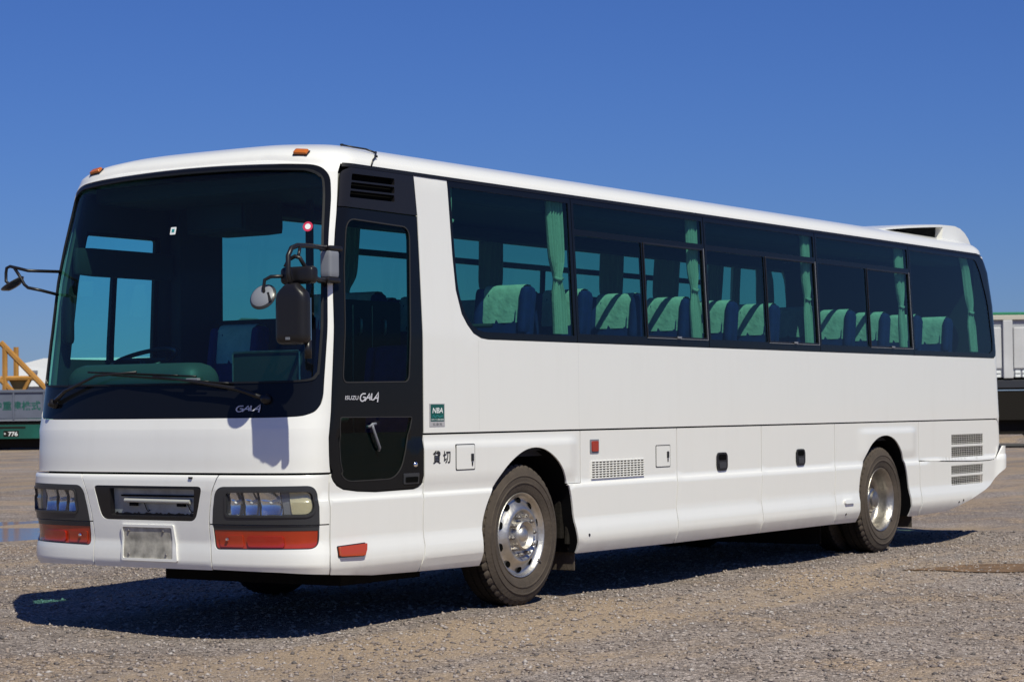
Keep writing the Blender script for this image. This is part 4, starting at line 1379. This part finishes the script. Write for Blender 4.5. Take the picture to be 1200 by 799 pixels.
# dashboard
da = MB()
da.rbox((0.62, 1.30, 1.44), (0.55, 2.10, 0.26), 0.06)
da.rbox((0.56, 1.80, 1.60), (0.36, 1.20, 0.27), 0.13, n=12)
dash = da.build('dashboard', M['dash'], BUS, smooth=True)
MB().rbox((0.58, 0.70, 1.64), (0.05, 0.60, 0.30), 0.012, n=4).build('guide_screen', M['interior'], BUS, smooth=True)
fr = MB()
fr.tube([(0.55, 0.985, 1.60), (0.55, 0.985, 1.79)], 0.006, 6)
fr.tube([(0.55, 0.42, 1.60), (0.55, 0.42, 1.79)], 0.006, 6)
fr.tube([(0.55, 0.975, 1.795), (0.55, 0.43, 1.795)], 0.006, 6)
fr.build('screen_frame', M['dullalloy'], BUS)
pf = MB()
random.seed(8)
for k in range(7):
    pf.box((0.36, 0.20 + 0.03 * k, 1.575), (0.40, 0.225 + 0.03 * k, 1.585 + random.random() * 0.012), 0, 0.003)
pf.build('loose_papers', M['dash'], dash)
st_ = MB()
cw = Vector((0.96, 2.16, 1.775))
ax = Vector((-0.34, 0, 0.94)).normalized()
a1 = Vector((0, 1, 0))
a2 = ax.cross(a1)
pts = [cw + (a1 * math.cos(t) + a2 * math.sin(t)) * 0.24 for t in [2 * math.pi * k / 40 for k in range(41)]]
st_.tube(pts, 0.017, 10)
st_.tube([cw + a1 * 0.23, cw, cw - a1 * 0.23], 0.016, 8)
st_.tube([cw, cw - ax * 0.45], 0.03, 10)
st_.build('steering_wheel', M['satin'], BUS, smooth=True)
# stickers on the windscreen
s1 = smooth_by_angle(MB().lathe([(0, 0.001), (0.033, 0.001)], skin(1.088, 2.577, -0.009), NV(1.088, 2.577), 24).build('sticker', M['stickerred'], ws), 60)
MB().lathe([(0, 0.002), (0.019, 0.002)], skin(1.088, 2.577, -0.009), NV(1.088, 2.577), 20).build('sticker_centre', M['letterwhite'], s1)
s2 = patch('sticker', M['letterwhite'], ws, rect(-0.035, 2.575, 0.015, 2.625, 0.006), [], -0.008, 0, 0.05)
patch('sticker_print', M['badgeteal'], s2, rect(-0.022, 2.59, 0.002, 2.612), [], -0.0065, 0, 0.05)

# seats: one of each, then copies
def make_seat(c):
    s = empty('seat', c, BUS)
    x, y, z = c
    MB().rbox((x + 0.22, y, z + 0.40), (0.46, 0.45, 0.16), 0.06).build('seat_cushion', M['seat'], s, smooth=True)
    def lean(v):
        return Vector((v.x + (v.z - z - 0.5) * 0.16, v.y, v.z))
    MB().rbox((x + 0.42, y, z + 0.82), (0.15, 0.45, 0.76), 0.06, n=8, xf=lean).build('backrest', M['seat'], s, smooth=True)
    for k in (-1, 1):
        MB().rbox((x + 0.36, y + k * 0.195, z + 1.02), (0.10, 0.07, 0.34), 0.03, xf=lean).build('head_wing', M['seat'], s, smooth=True)
    MB().box((x + 0.05, y - 0.18, z), (x + 0.40, y + 0.18, z + 0.33), 0, 0.01).build('seat_base', M['interior'], s)
    # cloth draped over the top: front fall, crown, back fall
    prof = [(0.342, 0.93), (0.340, 1.0), (0.338, 1.10), (0.342, 1.165), (0.362, 1.20), (0.40, 1.212), (0.45, 1.210), (0.49, 1.185), (0.503, 1.14), (0.505, 1.05)]
    vs, fs = [], []
    W_ = 9
    for px, pz in prof:
        for j in range(W_):
            yy_ = y + (-0.165 + 0.33 * j / (W_ - 1))
            q = lean(Vector((x + px - 0.006 * math.sin(j * 1.9 + pz * 9), yy_, z + pz)))
            vs.append(q)
    for i in range(len(prof) - 1):
        for j in range(W_ - 1):
            fs.append((i * W_ + j, i * W_ + j + 1, (i + 1) * W_ + j + 1, (i + 1) * W_ + j))
    MB().add(vs, fs).build('headrest_cover', M['cover'], s, smooth=True)
    return s
def copy_part(src, loc):
    r = src.copy()
    COL.objects.link(r)
    r.location = loc
    for ch in src.children:
        q = ch.copy()
        COL.objects.link(q)
        q.parent = r
    return r
first = make_seat((2.36, 0.335, 1.10))
rows = [2.36 + 0.80 * k for k in range(11)]
for i, x in enumerate(rows):
    for y in (0.335, 0.795, 1.695, 2.155):
        if i == 0 and y < 1:
            continue
        copy_part(first, Vector((x, y, 1.10)) - Vector((6.0, 1.245, 0)))
copy_part(first, Vector((1.06, 1.78, 0.82)) - Vector((6.0, 1.245, 0)))
gs_ = copy_part(first, Vector((1.40, 0.62, 0.66)) - Vector((6.0, 1.245, 0)))
for ch in list(gs_.children):
    if ch.name.startswith('headrest_cover'):
        bpy.data.objects.remove(ch, do_unlink=True)
# curtains gathered and tied at the pillars
def curtain(u, wtop, s=1, z0=1.955, z1=2.945, tie=2.36, lean=0.0):
    NZ, NU = 22, 48
    vs, fs = [], []
    for i in range(NZ + 1):
        z = z0 + (z1 - z0) * i / NZ
        pinch = 1 - 0.52 * math.exp(-((z - tie) / 0.10) ** 2) - 0.12 * smooth((tie - z) / 0.3)
        wd = wtop * pinch
        for j in range(NU + 1):
            t = j / NU - 0.5
            uu = u + lean * (z - z0) + wd * t
            fold = 0.030 * math.sin(t * (31 if wtop > 0.1 else 12) + 0.8 * math.sin(z * 3 + u)) * (0.5 + 0.5 * pinch) + 0.008 * math.sin(t * 71 + u * 3)
            vs.append(skin(s * uu, z, -0.062 + fold * 0.62))
    for i in range(NZ):
        for j in range(NU):
            a = i * (NU + 1) + j
            fs.append((a, a + 1, a + NU + 2, a + NU + 1))
    c = MB().add(vs, fs).build('curtain', M['curtain'], BUS, smooth=True)
    b = MB()
    rr = wtop * 0.27
    b.tube([skin(s * (u + lean * (tie - z0) - rr), tie + 0.006, -0.048), skin(s * (u + lean * (tie - z0)), tie - 0.006, -0.040), skin(s * (u + lean * (tie - z0) + rr), tie + 0.006, -0.048)], 0.013, 8)
    b.build('curtain_tie', M['curtain'], c, smooth=True)
    return c
for u, wd in ((4.225, 0.19), (6.335, 0.15), (8.455, 0.14), (10.565, 0.15), (12.34, 0.17)):
    curtain(u, wd)
for u in (2.86, 4.45, 6.51, 8.62, 10.75):
    curtain(u, 0.07, tie=2.7)
for u, wd in ((4.62, 0.42), (6.76, 0.40), (8.90, 0.46), (11.02, 0.36), (10.0, 0.55), (11.50, 0.20), (12.18, 0.42), (12.80, 0.20)):
    curtain(u, wd, -1)
# ------------------------------------------------------------------ GROUND
rng = np.random.default_rng(5)
def grid_axis(lo, hi, c0, c1, fine, ratio=1.22):
    a = list(np.arange(c0, c1, fine))
    s, x = fine, c0
    left = []
    while x > lo:
        s *= ratio
        x -= s
        left.append(x)
    s, x = fine, a[-1]
    right = []
    while x < hi:
        s *= ratio
        x += s
        right.append(x)
    return left[::-1] + a + right
gx = grid_axis(-6000, 9000, -14, 26, 0.20)
gy = grid_axis(-6000, 9000, -10, 22, 0.20)
def ground_z(x, y):
    """Gentle ruts and hollows, level under the wheels."""
    d = min(math.hypot(x - 2.58, y), math.hypot(x - 8.86, y), math.hypot(x - 2.58, y - 2.3), math.hypot(x - 8.86, y - 2.3))
    k = smooth((d - 0.6) / 1.6)
    far = math.hypot(x, y)
    k *= 1 if far < 120 else max(0, 1 - (far - 120) / 200)
    z = 0.016 * math.sin(x * 0.9 + 0.7 * y) * math.sin(y * 0.6 - 0.3 * x + 1) + 0.010 * math.sin(x * 2.3 - y * 1.7) + 0.008 * math.sin(3.9 * y + x)
    hollow = 0.05 * math.exp(-(((x - 0.2) / 1.6) ** 2 + ((y - 1.4) / 2.6) ** 2))
    px_, py_ = x - 9.2, y - 12.0
    a_, b_ = 0.70 * px_ + 0.71 * py_, -0.71 * px_ + 0.70 * py_
    hollow += 0.050 * math.exp(-((a_ / 2.9) ** 2 + (b_ / 1.7) ** 2) ** 2)
    return (z - 0.012 - hollow) * k
gv = [(x, y, ground_z(x, y)) for x in gx for y in gy]
ny = len(gy)
gf = [(i * ny + j, (i + 1) * ny + j, (i + 1) * ny + j + 1, i * ny + j + 1) for i in range(len(gx) - 1) for j in range(ny - 1)]
g = mk('ground', gv, gf, M['ground'], smooth=True)
g['kind'] = 'structure'

# loose stones in the foreground
def stones(n, xr, yr, smin, smax, seed, name='gravel_stones'):
    r = np.random.default_rng(seed)
    base = np.array([(1, 0, 0), (-1, 0, 0), (0, 1, 0), (0, -1, 0), (0, 0, 1), (0, 0, -0.6)], float)
    bf = np.array([(0, 2, 4), (2, 1, 4), (1, 3, 4), (3, 0, 4), (2, 0, 5), (1, 2, 5), (3, 1, 5), (0, 3, 5)])
    # uniform over the wedge the camera sees: distance along the view, then across it
    d = np.sqrt(r.uniform(xr[0] ** 2, xr[1] ** 2, n))
    t = r.uniform(yr[0], yr[1], n)
    fx, fy = _F.x, _F.y
    nrm = math.hypot(fx, fy)
    fx, fy = fx / nrm, fy / nrm
    X = CAM_LOC[0] + d * (fx + t * fy)
    Y = CAM_LOC[1] + d * (fy - t * fx)
    s = smin * (smax / smin) ** (r.uniform(0, 1, n) ** 3.4)
    Z = np.array([ground_z(a, b) for a, b in zip(X, Y)])
    V = base[None] * (1 + r.uniform(-0.4, 0.4, (n, 6, 3)))
    V = base[None] + r.uniform(-0.32, 0.32, (n, 6, 3))
    a = r.uniform(0, 2 * np.pi, n)
    V *= (s[:, None, None] * np.stack([r.uniform(.8, 1.3, n), r.uniform(.6, 1.0, n), r.uniform(.4, .75, n)], 1)[:, None, :])
    c, sn = np.cos(a)[:, None], np.sin(a)[:, None]
    Vx = V[..., 0] * c - V[..., 1] * sn + X[:, None]
    Vy = V[..., 0] * sn + V[..., 1] * c + Y[:, None]
    Vz = V[..., 2] + Z[:, None] + 0.12 * s[:, None]
    Vt = np.stack([Vx, Vy, Vz], -1).reshape(-1, 3)
    Ft = (bf[None] + 6 * np.arange(n)[:, None, None]).reshape(-1, 3)
    me = bpy.data.meshes.new(name)
    me.vertices.add(len(Vt))
    me.vertices.foreach_set('co', Vt.ravel().astype(np.float32))
    me.loops.add(Ft.size)
    me.loops.foreach_set('vertex_index', Ft.ravel().astype(np.int32))
    me.polygons.add(len(Ft))
    me.polygons.foreach_set('loop_start', np.arange(0, Ft.size, 3, dtype=np.int32))
    me.polygons.foreach_set('loop_total', np.full(len(Ft), 3, np.int32))
    me.update(calc_edges=True)
    me.materials.append(M['stone'])
    return me
me = stones(150000, (9.0, 24.0), (-0.30, 0.30), 0.003, 0.024, 3)
so = bpy.data.objects.new('gravel_stones', me)
COL.objects.link(so)
so['kind'] = 'stuff'
so['label'] = 'loose grey and tan stones strewn over the gravel yard'

# water and a damp patch
def blob(name, cx, cy, rx, ry, rot, mat, seed, z=0.0, n=64, ragged=0.25, flat=False):
    r = random.Random(seed)
    ph = [r.uniform(0, 6.28) for _ in range(6)]
    pts = []
    for k in range(n):
        t = 2 * math.pi * k / n
        q = 1 + ragged * sum(math.sin((i + 2) * t + ph[i]) / (i + 1.5) for i in range(6))
        a, b = rx * q * math.cos(t), ry * q * math.sin(t)
        pts.append((cx + a * math.cos(rot) - b * math.sin(rot), cy + a * math.sin(rot) + b * math.cos(rot)))
    lv = min(ground_z(x, y) for x, y in pts) if flat else 0
    hz = lambda x, y: (lv if flat else ground_z(x, y)) + z
    vs = [(x, y, hz(x, y)) for x, y in pts] + [(cx, cy, hz(cx, cy))]
    o = mk(name, vs, [(k, (k + 1) % n, n) for k in range(n)], mat)
    o['kind'] = 'structure'
    return o
def water_mat():
    m, t, b = _new('puddle_water')
    b.inputs['Base Color'].default_value = (0.06, 0.05, 0.04, 1)
    b.inputs['Roughness'].default_value = 0.09
    b.inputs['Specular IOR Level'].default_value = 0.5
    tc = t.nodes.new('ShaderNodeTexCoord')
    n = t.nodes.new('ShaderNodeTexNoise')
    n.inputs['Scale'].default_value = 3.0
    t.links.new(tc.outputs['Object'], n.inputs['Vector'])
    bp = t.nodes.new('ShaderNodeBump')
    bp.inputs['Strength'].default_value = 0.02
    bp.inputs['Distance'].default_value = 0.01
    t.links.new(n.outputs['Fac'], bp.inputs['Height'])
    t.links.new(bp.outputs[0], b.inputs['Normal'])
    return m
M['water'] = water_mat()
M['mud'] = plain('damp_mud', (0.150, 0.085, 0.040), 0.75, bump=(40, 0.8), var=(5, 0.35))
M['wetmud'] = plain('wet_gravel', (0.105, 0.085, 0.070), 0.5, bump=(30, 1.0), var=(4, 0.4))

# ------------------------------------------------------------------ BACKGROUND YARD
_h = math.hypot(_F.x, _F.y)
FH = Vector((_F.x / _h, _F.y / _h, 0))
RH = Vector((FH.y, -FH.x, 0))
def bgp(v):
    """Yard frame: x to the right, y away, z up, measured from the spot on the ground under the viewpoint."""
    return Vector((CAM_LOC[0], CAM_LOC[1], 0)) + RH * v[0] + FH * v[1] + Vector((0, 0, v[2]))
BGX = lambda v: bgp(v)
M['truckgreen'] = plain('truck_green_paint', (0.006, 0.085, 0.062), 0.35, coat=0.3, var=(1.5, 0.25))
M['tailgrey'] = plain('tailgate_grey', (0.115, 0.13, 0.175), 0.5, var=(1.2, 0.15))
M['yellow'] = plain('machine_yellow', (0.42, 0.205, 0.045), 0.45, var=(1.0, 0.2))
M['olive'] = plain('faded_yellow_panel', (0.30, 0.22, 0.06), 0.6, var=(1.0, 0.2))
M['shedwhite'] = plain('white_shed', (0.72, 0.73, 0.74), 0.6)
M['shedgrey'] = plain('grey_cladding', (0.33, 0.36, 0.41), 0.6)
M['bodygrey'] = plain('dump_body_grey', (0.36, 0.37, 0.40), 0.5, var=(0.8, 0.12))
M['bodylight'] = plain('dump_body_light', (0.52, 0.52, 0.53), 0.5, var=(0.9, 0.12))
M['raillight'] = plain('top_rail_cream', (0.50, 0.47, 0.40), 0.5)
M['sheetgreen'] = plain('green_load_sheet', (0.02, 0.20, 0.10), 0.7)
M['hill'] = plain('wooded_hill', (0.075, 0.10, 0.10), 0.95)
M['kerbblack'] = plain('black_rubber_pipe', (0.012, 0.012, 0.013), 0.6)

def wheel_bg(par, x, y, r=0.52, wd=0.32, ax=None):
    c = bgp((x, y, r))
    ax = ax or RH
    wv = empty('wheel', c, par)
    M_t = M['shade_rubber']
    smooth_by_angle(MB().lathe([(r * 0.6, -wd / 2), (r * 0.95, -wd / 2), (r, -wd * 0.4), (r, wd * 0.4), (r * 0.95, wd / 2), (r * 0.6, wd / 2)], c, ax, 32).build('tyre', M_t, wv), 40)
    smooth_by_angle(MB().lathe([(0.0, -wd * 0.2), (r * 0.3, -wd * 0.3), (r * 0.35, -wd * 0.1), (r * 0.6, -wd * 0.45), (r * 0.62, wd * 0.45), (0.0, wd * 0.2)], c, ax, 24).build('rim', M['dullalloy'], wv), 40)

# green flatbed truck seen from behind
XC, YT = -19.66, 86.0
tk = tag(empty('flatbed_truck', bgp((XC, YT, 0))), 'green truck with grey lettered tailgate parked beyond the coach nose', 'truck')
b = MB()
b.box((XC - 1.25, YT, 1.24), (XC + 1.25, YT + 0.08, 2.33), 0, 0.01, BGX)
b.build('tailgate', M['tailgrey'], tk)
b = MB()
for x in (-1.22, -0.02, 1.18):
    b.box((XC + x - 0.03, YT - 0.05, 1.20), (XC + x + 0.03, YT - 0.002, 2.36), 0, 0, BGX)
b.box((XC - 1.27, YT - 0.06, 2.26), (XC + 1.27, YT - 0.003, 2.37), 0, 0.01, BGX)
b.build('tailgate_ribs', M['tailgrey'], tk)
b = MB()
b.box((XC - 1.25, YT + 0.1, 1.20), (XC - 1.18, YT + 7.5, 1.9), 0, 0, BGX)
b.box((XC + 1.18, YT + 0.1, 1.20), (XC + 1.25, YT + 7.5, 1.9), 0, 0, BGX)
b.box((XC - 1.25, YT + 0.1, 1.12), (XC + 1.25, YT + 7.5, 1.20), 0, 0, BGX)
b.build('cargo_bed', M['tailgrey'], tk)
b = MB()
b.box((XC - 1.22, YT + 7.7, 0.6), (XC + 1.22, YT + 9.6, 2.45), 0, 0.12, BGX)
b.build('cab', M['truckgreen'], tk)
b = MB()
b.box((XC - 1.24, YT - 0.03, 0.44), (XC + 1.24, YT + 0.12, 0.99), 0, 0.02, BGX)
bm_ = b.build('rear_beam', M['truckgreen'], tk)
b = MB()
b.box((XC - 0.7, YT - 0.034, 0.84), (XC + 0.45, YT - 0.031, 0.92), 0, 0, BGX)
b.box((XC - 0.42, YT - 0.034, 0.52), (XC + 0.18, YT - 0.031, 0.76), 0, 0, BGX)
b.build('beam_slot', M['chassis'], bm_)
b = MB().box((XC - 1.2, YT + 0.05, 1.0), (XC + 1.2, YT + 7.4, 1.19), 0, 0, BGX).box((XC - 0.45, YT + 0.1, 0.5), (XC + 0.45, YT + 9, 1.0), 0, 0, BGX)
b.box((XC - 1.15, YT + 0.4, 0.06), (XC + 1.15, YT + 0.44, 0.5), 0, 0, BGX)
b.build('underframe', M['chassis'], tk)
b = MB().box((XC - 1.22, YT - 0.02, 1.14), (XC + 1.22, YT + 0.02, 1.205), 0, 0, BGX)
b.build('tail_rail', M['bracket'], tk)
for x in (-1.10, 1.12):
    MB().box((XC + x - 0.07, YT - 0.06, 0.78), (XC + x + 0.07, YT - 0.032, 0.92), 0, 0.01, BGX).build('tail_lamp', M['amber'] if x > 0 else M['red2'], tk)
for x in (-0.95, 0.95):
    for y in (1.6, 2.8, 8.4):
        wheel_bg(tk, XC + x, YT + y)
def flat_text(name, body, par, mat, x0, z0, wd, hg, y, bold=0.0):
    vs, fs = text_tris(body, 0, bold)
    vs = fit(vs, x0, z0, wd, hg)
    return mk(name, [bgp((a, y, c)) for a, c in vs], fs, mat, par)
flat_text('tailgate_lettering', '中重建株式', tk, M['truckgreen'], XC - 0.82, 1.56, 1.86, 0.36, YT - 0.004, 0.02)
flat_text('plate_number', '・776', tk, M['letterwhite'], XC - 0.40, 0.55, 0.54, 0.17, YT - 0.040, 0.02)

# yellow steel frame of a machine behind the truck
yl = tag(empty('steel_gantry', bgp((-21.0, 97.5, 0))), 'yellow steel A-shaped machine frame rising behind the green truck', 'machine frame')
k_ = 97.0 / 92.0
def yp(x, z, y=97.0):
    return bgp((x * k_, y, 1.4 + (z - 1.4) * k_))
for nm, segs, r in (('sloping_beam', [((-21.60, 4.44), (-19.2, 1.95))], 0.13), ('sloping_beam', [((-21.70, 4.40), (-23.9, 1.95))], 0.13),
                    ('upright', [((-21.42, 4.30), (-21.42, 0.0))], 0.13), ('cross_beam', [((-21.6, 2.92), (-20.15, 2.92))], 0.11),
                    ('brace', [((-21.62, 2.9), (-20.95, 2.2)), ], 0.12), ('brace', [((-20.38, 2.85), (-20.72, 2.2))], 0.10)):
    for dy in ((97.0, 99.2) if nm == 'upright' else (97.0,)):
        b = MB()
        for a, c in segs:
            b.tube([yp(*a, dy), yp(*c, dy)], r, 6)
        b.build(nm, M['yellow'], yl)
b = MB()
q = [(-21.3, 2.85), (-20.4, 2.85), (-20.75, 2.2), (-20.98, 2.2)]
b.add([yp(x, z, 97.2) for x, z in q] + [yp(x, z, 97.5) for x, z in q], [(0, 1, 2, 3), (7, 6, 5, 4), (0, 4, 5, 1), (1, 5, 6, 2), (2, 6, 7, 3), (3, 7, 4, 0)])
b.build('side_panel', M['olive'], yl)
b = MB()
b.box((-26.0, 96.6, 0.5), (-18.8, 100.0, 2.2), 0, 0.05, BGX)
b.build('machine_base', M['chassis'], yl)
for x in (-25.0, -23.0, -21.0, -19.6):
    wheel_bg(yl, x, 97.0, 0.5, 0.3, FH)

# long white shed on the far edge of the yard
sd = tag(empty('shed', bgp((-24.5, 134, 0))), 'long low white shed across the far edge of the yard', 'shed')
b = MB()
b.box((-29.3, 130, 0.0), (-21.0, 138, 3.05), 0, 0, BGX)
b.build('wall', M['shedgrey'], sd)
b = MB()
b.add([bgp(v) for v in ((-29.6, 129.7, 3.05), (-20.8, 129.7, 3.05), (-20.8, 138.3, 3.05), (-29.6, 138.3, 3.05), (-29.4, 129.8, 4.35), (-27.9, 129.8, 4.72), (-20.8, 129.8, 4.72), (-20.8, 138.2, 4.72), (-27.9, 138.2, 4.72), (-29.4, 138.2, 4.35))],
      [(0, 1, 6, 5, 4), (3, 9, 8, 7, 2), (0, 4, 9, 3), (4, 5, 8, 9), (5, 6, 7, 8), (1, 2, 7, 6), (0, 3, 2, 1)])
b.build('roof', M['shedwhite'], sd)
MB().box((-28.55, 129.6, 3.85), (-28.25, 129.75, 4.0), 0, 0, BGX).build('vent', M['bracket'], sd)

# tipper trailer at the right
X0_, YD = 17.2, 82.0
dt = tag(empty('tipper_trailer', bgp((X0_ + 6, YD + 1.2, 0))), 'grey tipper trailer with green sheet rail standing beyond the coach tail', 'trailer')
L_ = 13.0
MB().box((X0_, YD + 0.10, 2.40), (X0_ + L_, YD + 2.4, 4.55), 0, 0.02, BGX).build('tipper_body', M['bodygrey'], dt)
MB().box((X0_ - 0.05, YD - 0.02, 4.56), (X0_ + L_ + 0.05, YD + 2.5, 4.74), 0, 0.02, BGX).build('top_rail', M['raillight'], dt)
MB().box((X0_ - 0.02, YD + 0.0, 4.742), (X0_ + L_, YD + 2.45, 4.85), 0, 0.03, BGX).build('load_sheet', M['sheetgreen'], dt)
for k in range(9):
    x = X0_ + 0.05 + 1.23 + (k - 1) * 1.55
    MB().box((x, YD - 0.06, 2.36), (x + 0.36, YD + 0.098, 4.552), 0, 0.03, BGX).build('side_post', M['bodylight'], dt)
for k in range(8):
    x = X0_ + 0.05 + 1.23 + (k - 1) * 1.55 + 0.40
    p_ = MB().box((x, YD + 0.02, 2.72), (x + 1.10, YD + 0.098, 4.30), 0, 0.05, BGX).build('side_board', M['bodylight'], dt)
    b = MB()
    for j in range(2):
        for i in range(4):
            b.box((x + 0.05 + i * 0.27, YD + 0.03, 2.40 + j * 0.15), (x + 0.24 + i * 0.27, YD + 0.098, 2.51 + j * 0.15), 0, 0.01, BGX)
    b.build('lower_ribs', M['letterwhite'], p_)
MB().box((X0_ + 0.1, YD + 0.3, 1.95), (X0_ + L_, YD + 2.2, 2.38), 0, 0, BGX).box((X0_, YD + 0.1, 0.8), (X0_ + L_ - 1, YD + 2.3, 1.9), 0, 0, BGX).box((X0_ + 0.3, YD + 0.4, 0.25), (X0_ + L_ - 2, YD + 2.0, 0.9), 0, 0, BGX).build('chassis', M['chassis'], dt)
MB().box((X0_ + 0.9, YD + 0.0, 2.0), (X0_ + 2.4, YD + 0.28, 2.30), 0, 0.02, BGX).build('under_rail', M['grey'], dt)
MB().box((X0_ + 2.25, YD - 0.02, 1.55), (X0_ + 2.7, YD + 0.09, 1.95), 0, 0.03, BGX).build('tool_box', M['bracket'], dt)
for k, x in enumerate((2.9, 4.3, 5.7, 10.6)):
    for y in (0.16, 2.2):
        wheel_bg(dt, X0_ + x, YD + y, 0.50, 0.32, FH)
# black hose lying on the ground in front of it
pz = [bgp((15.4 + 0.25 * k, 70 + 0.06 * math.sin(k * 0.6), 0.05)) for k in range(40)]
tag(MB().tube(pz, 0.075, 12).build('pipe', M['kerbblack'], smooth=True), 'long black pipe lying on the gravel before the tipper trailer', 'pipe')
# a spoil heap between
def heap(name, x, y, rx, ry, h, seed, label):
    r = random.Random(seed)
    n, mrings = 26, 7
    vs = [tuple(bgp((x, y, h)))]
    for i in range(1, mrings + 1):
        for k in range(n):
            t = 2 * math.pi * k / n
            q = i / mrings
            vs.append(tuple(bgp((x + rx * q * math.cos(t) * (1 + 0.12 * r.uniform(-1, 1)), y + ry * q * math.sin(t), max(-0.02, h * (1 - q) ** 0.8 * (1 + 0.25 * r.uniform(-1, 1)) - (0.02 if i == mrings else 0))))))
    fs = [(0, 1 + k, 1 + (k + 1) % n) for k in range(n)] + [(1 + i * n + k, 1 + (i + 1) * n + k, 1 + (i + 1) * n + (k + 1) % n, 1 + i * n + (k + 1) % n) for i in range(mrings - 1) for k in range(n)]
    return tag(mk(name, vs, fs, M['ground'], smooth=True), label, 'gravel heap')
heap('gravel_heap', 19.6, 80.5, 3.2, 0.9, 0.24, 4, 'low heap of pale gravel beside the tipper trailer wheels')

# wooded hills on the horizon
hv, hf = [], []
hn = 70
for i in range(hn + 1):
    t = i / hn
    x = -1600 + 2400 * t
    h = 60 + 130 * math.exp(-((x + 500) / 330) ** 2) + 60 * math.exp(-((x - 300) / 260) ** 2) + 9 * math.sin(x * 0.021) + 6 * math.sin(x * 0.057 + 1)
    h *= smooth((x + 860) / 160) * smooth((800 - x) / 260)
    for yy_, k in ((4000, 0.0), (4250, 0.55), (4600, 1.0), (5200, 0.0)):
        hv.append(tuple(bgp((x, yy_, -2 + h * k * (1 + 0.08 * math.sin(i * 1.3 + yy_))))))
for i in range(hn):
    for j in range(3):
        a = i * 4 + j
        hf.append((a, a + 4, a + 5, a + 1))
hl_ = mk('hills', hv, hf, M['hill'], smooth=True)
hl_['kind'] = 'structure'

# puddles by the coach nose, damp mud at the right
po = blob('puddle', 9.2, 12.0, 3.4, 2.2, 0.79, M['water'], 20, 0.0, ragged=0.05)
for v in po.data.vertices:
    v.co.z = -0.046
blob('mud_patch', 7.45, -1.85, 0.95, 0.36, -0.93, M['mud'], 31, 0.008)
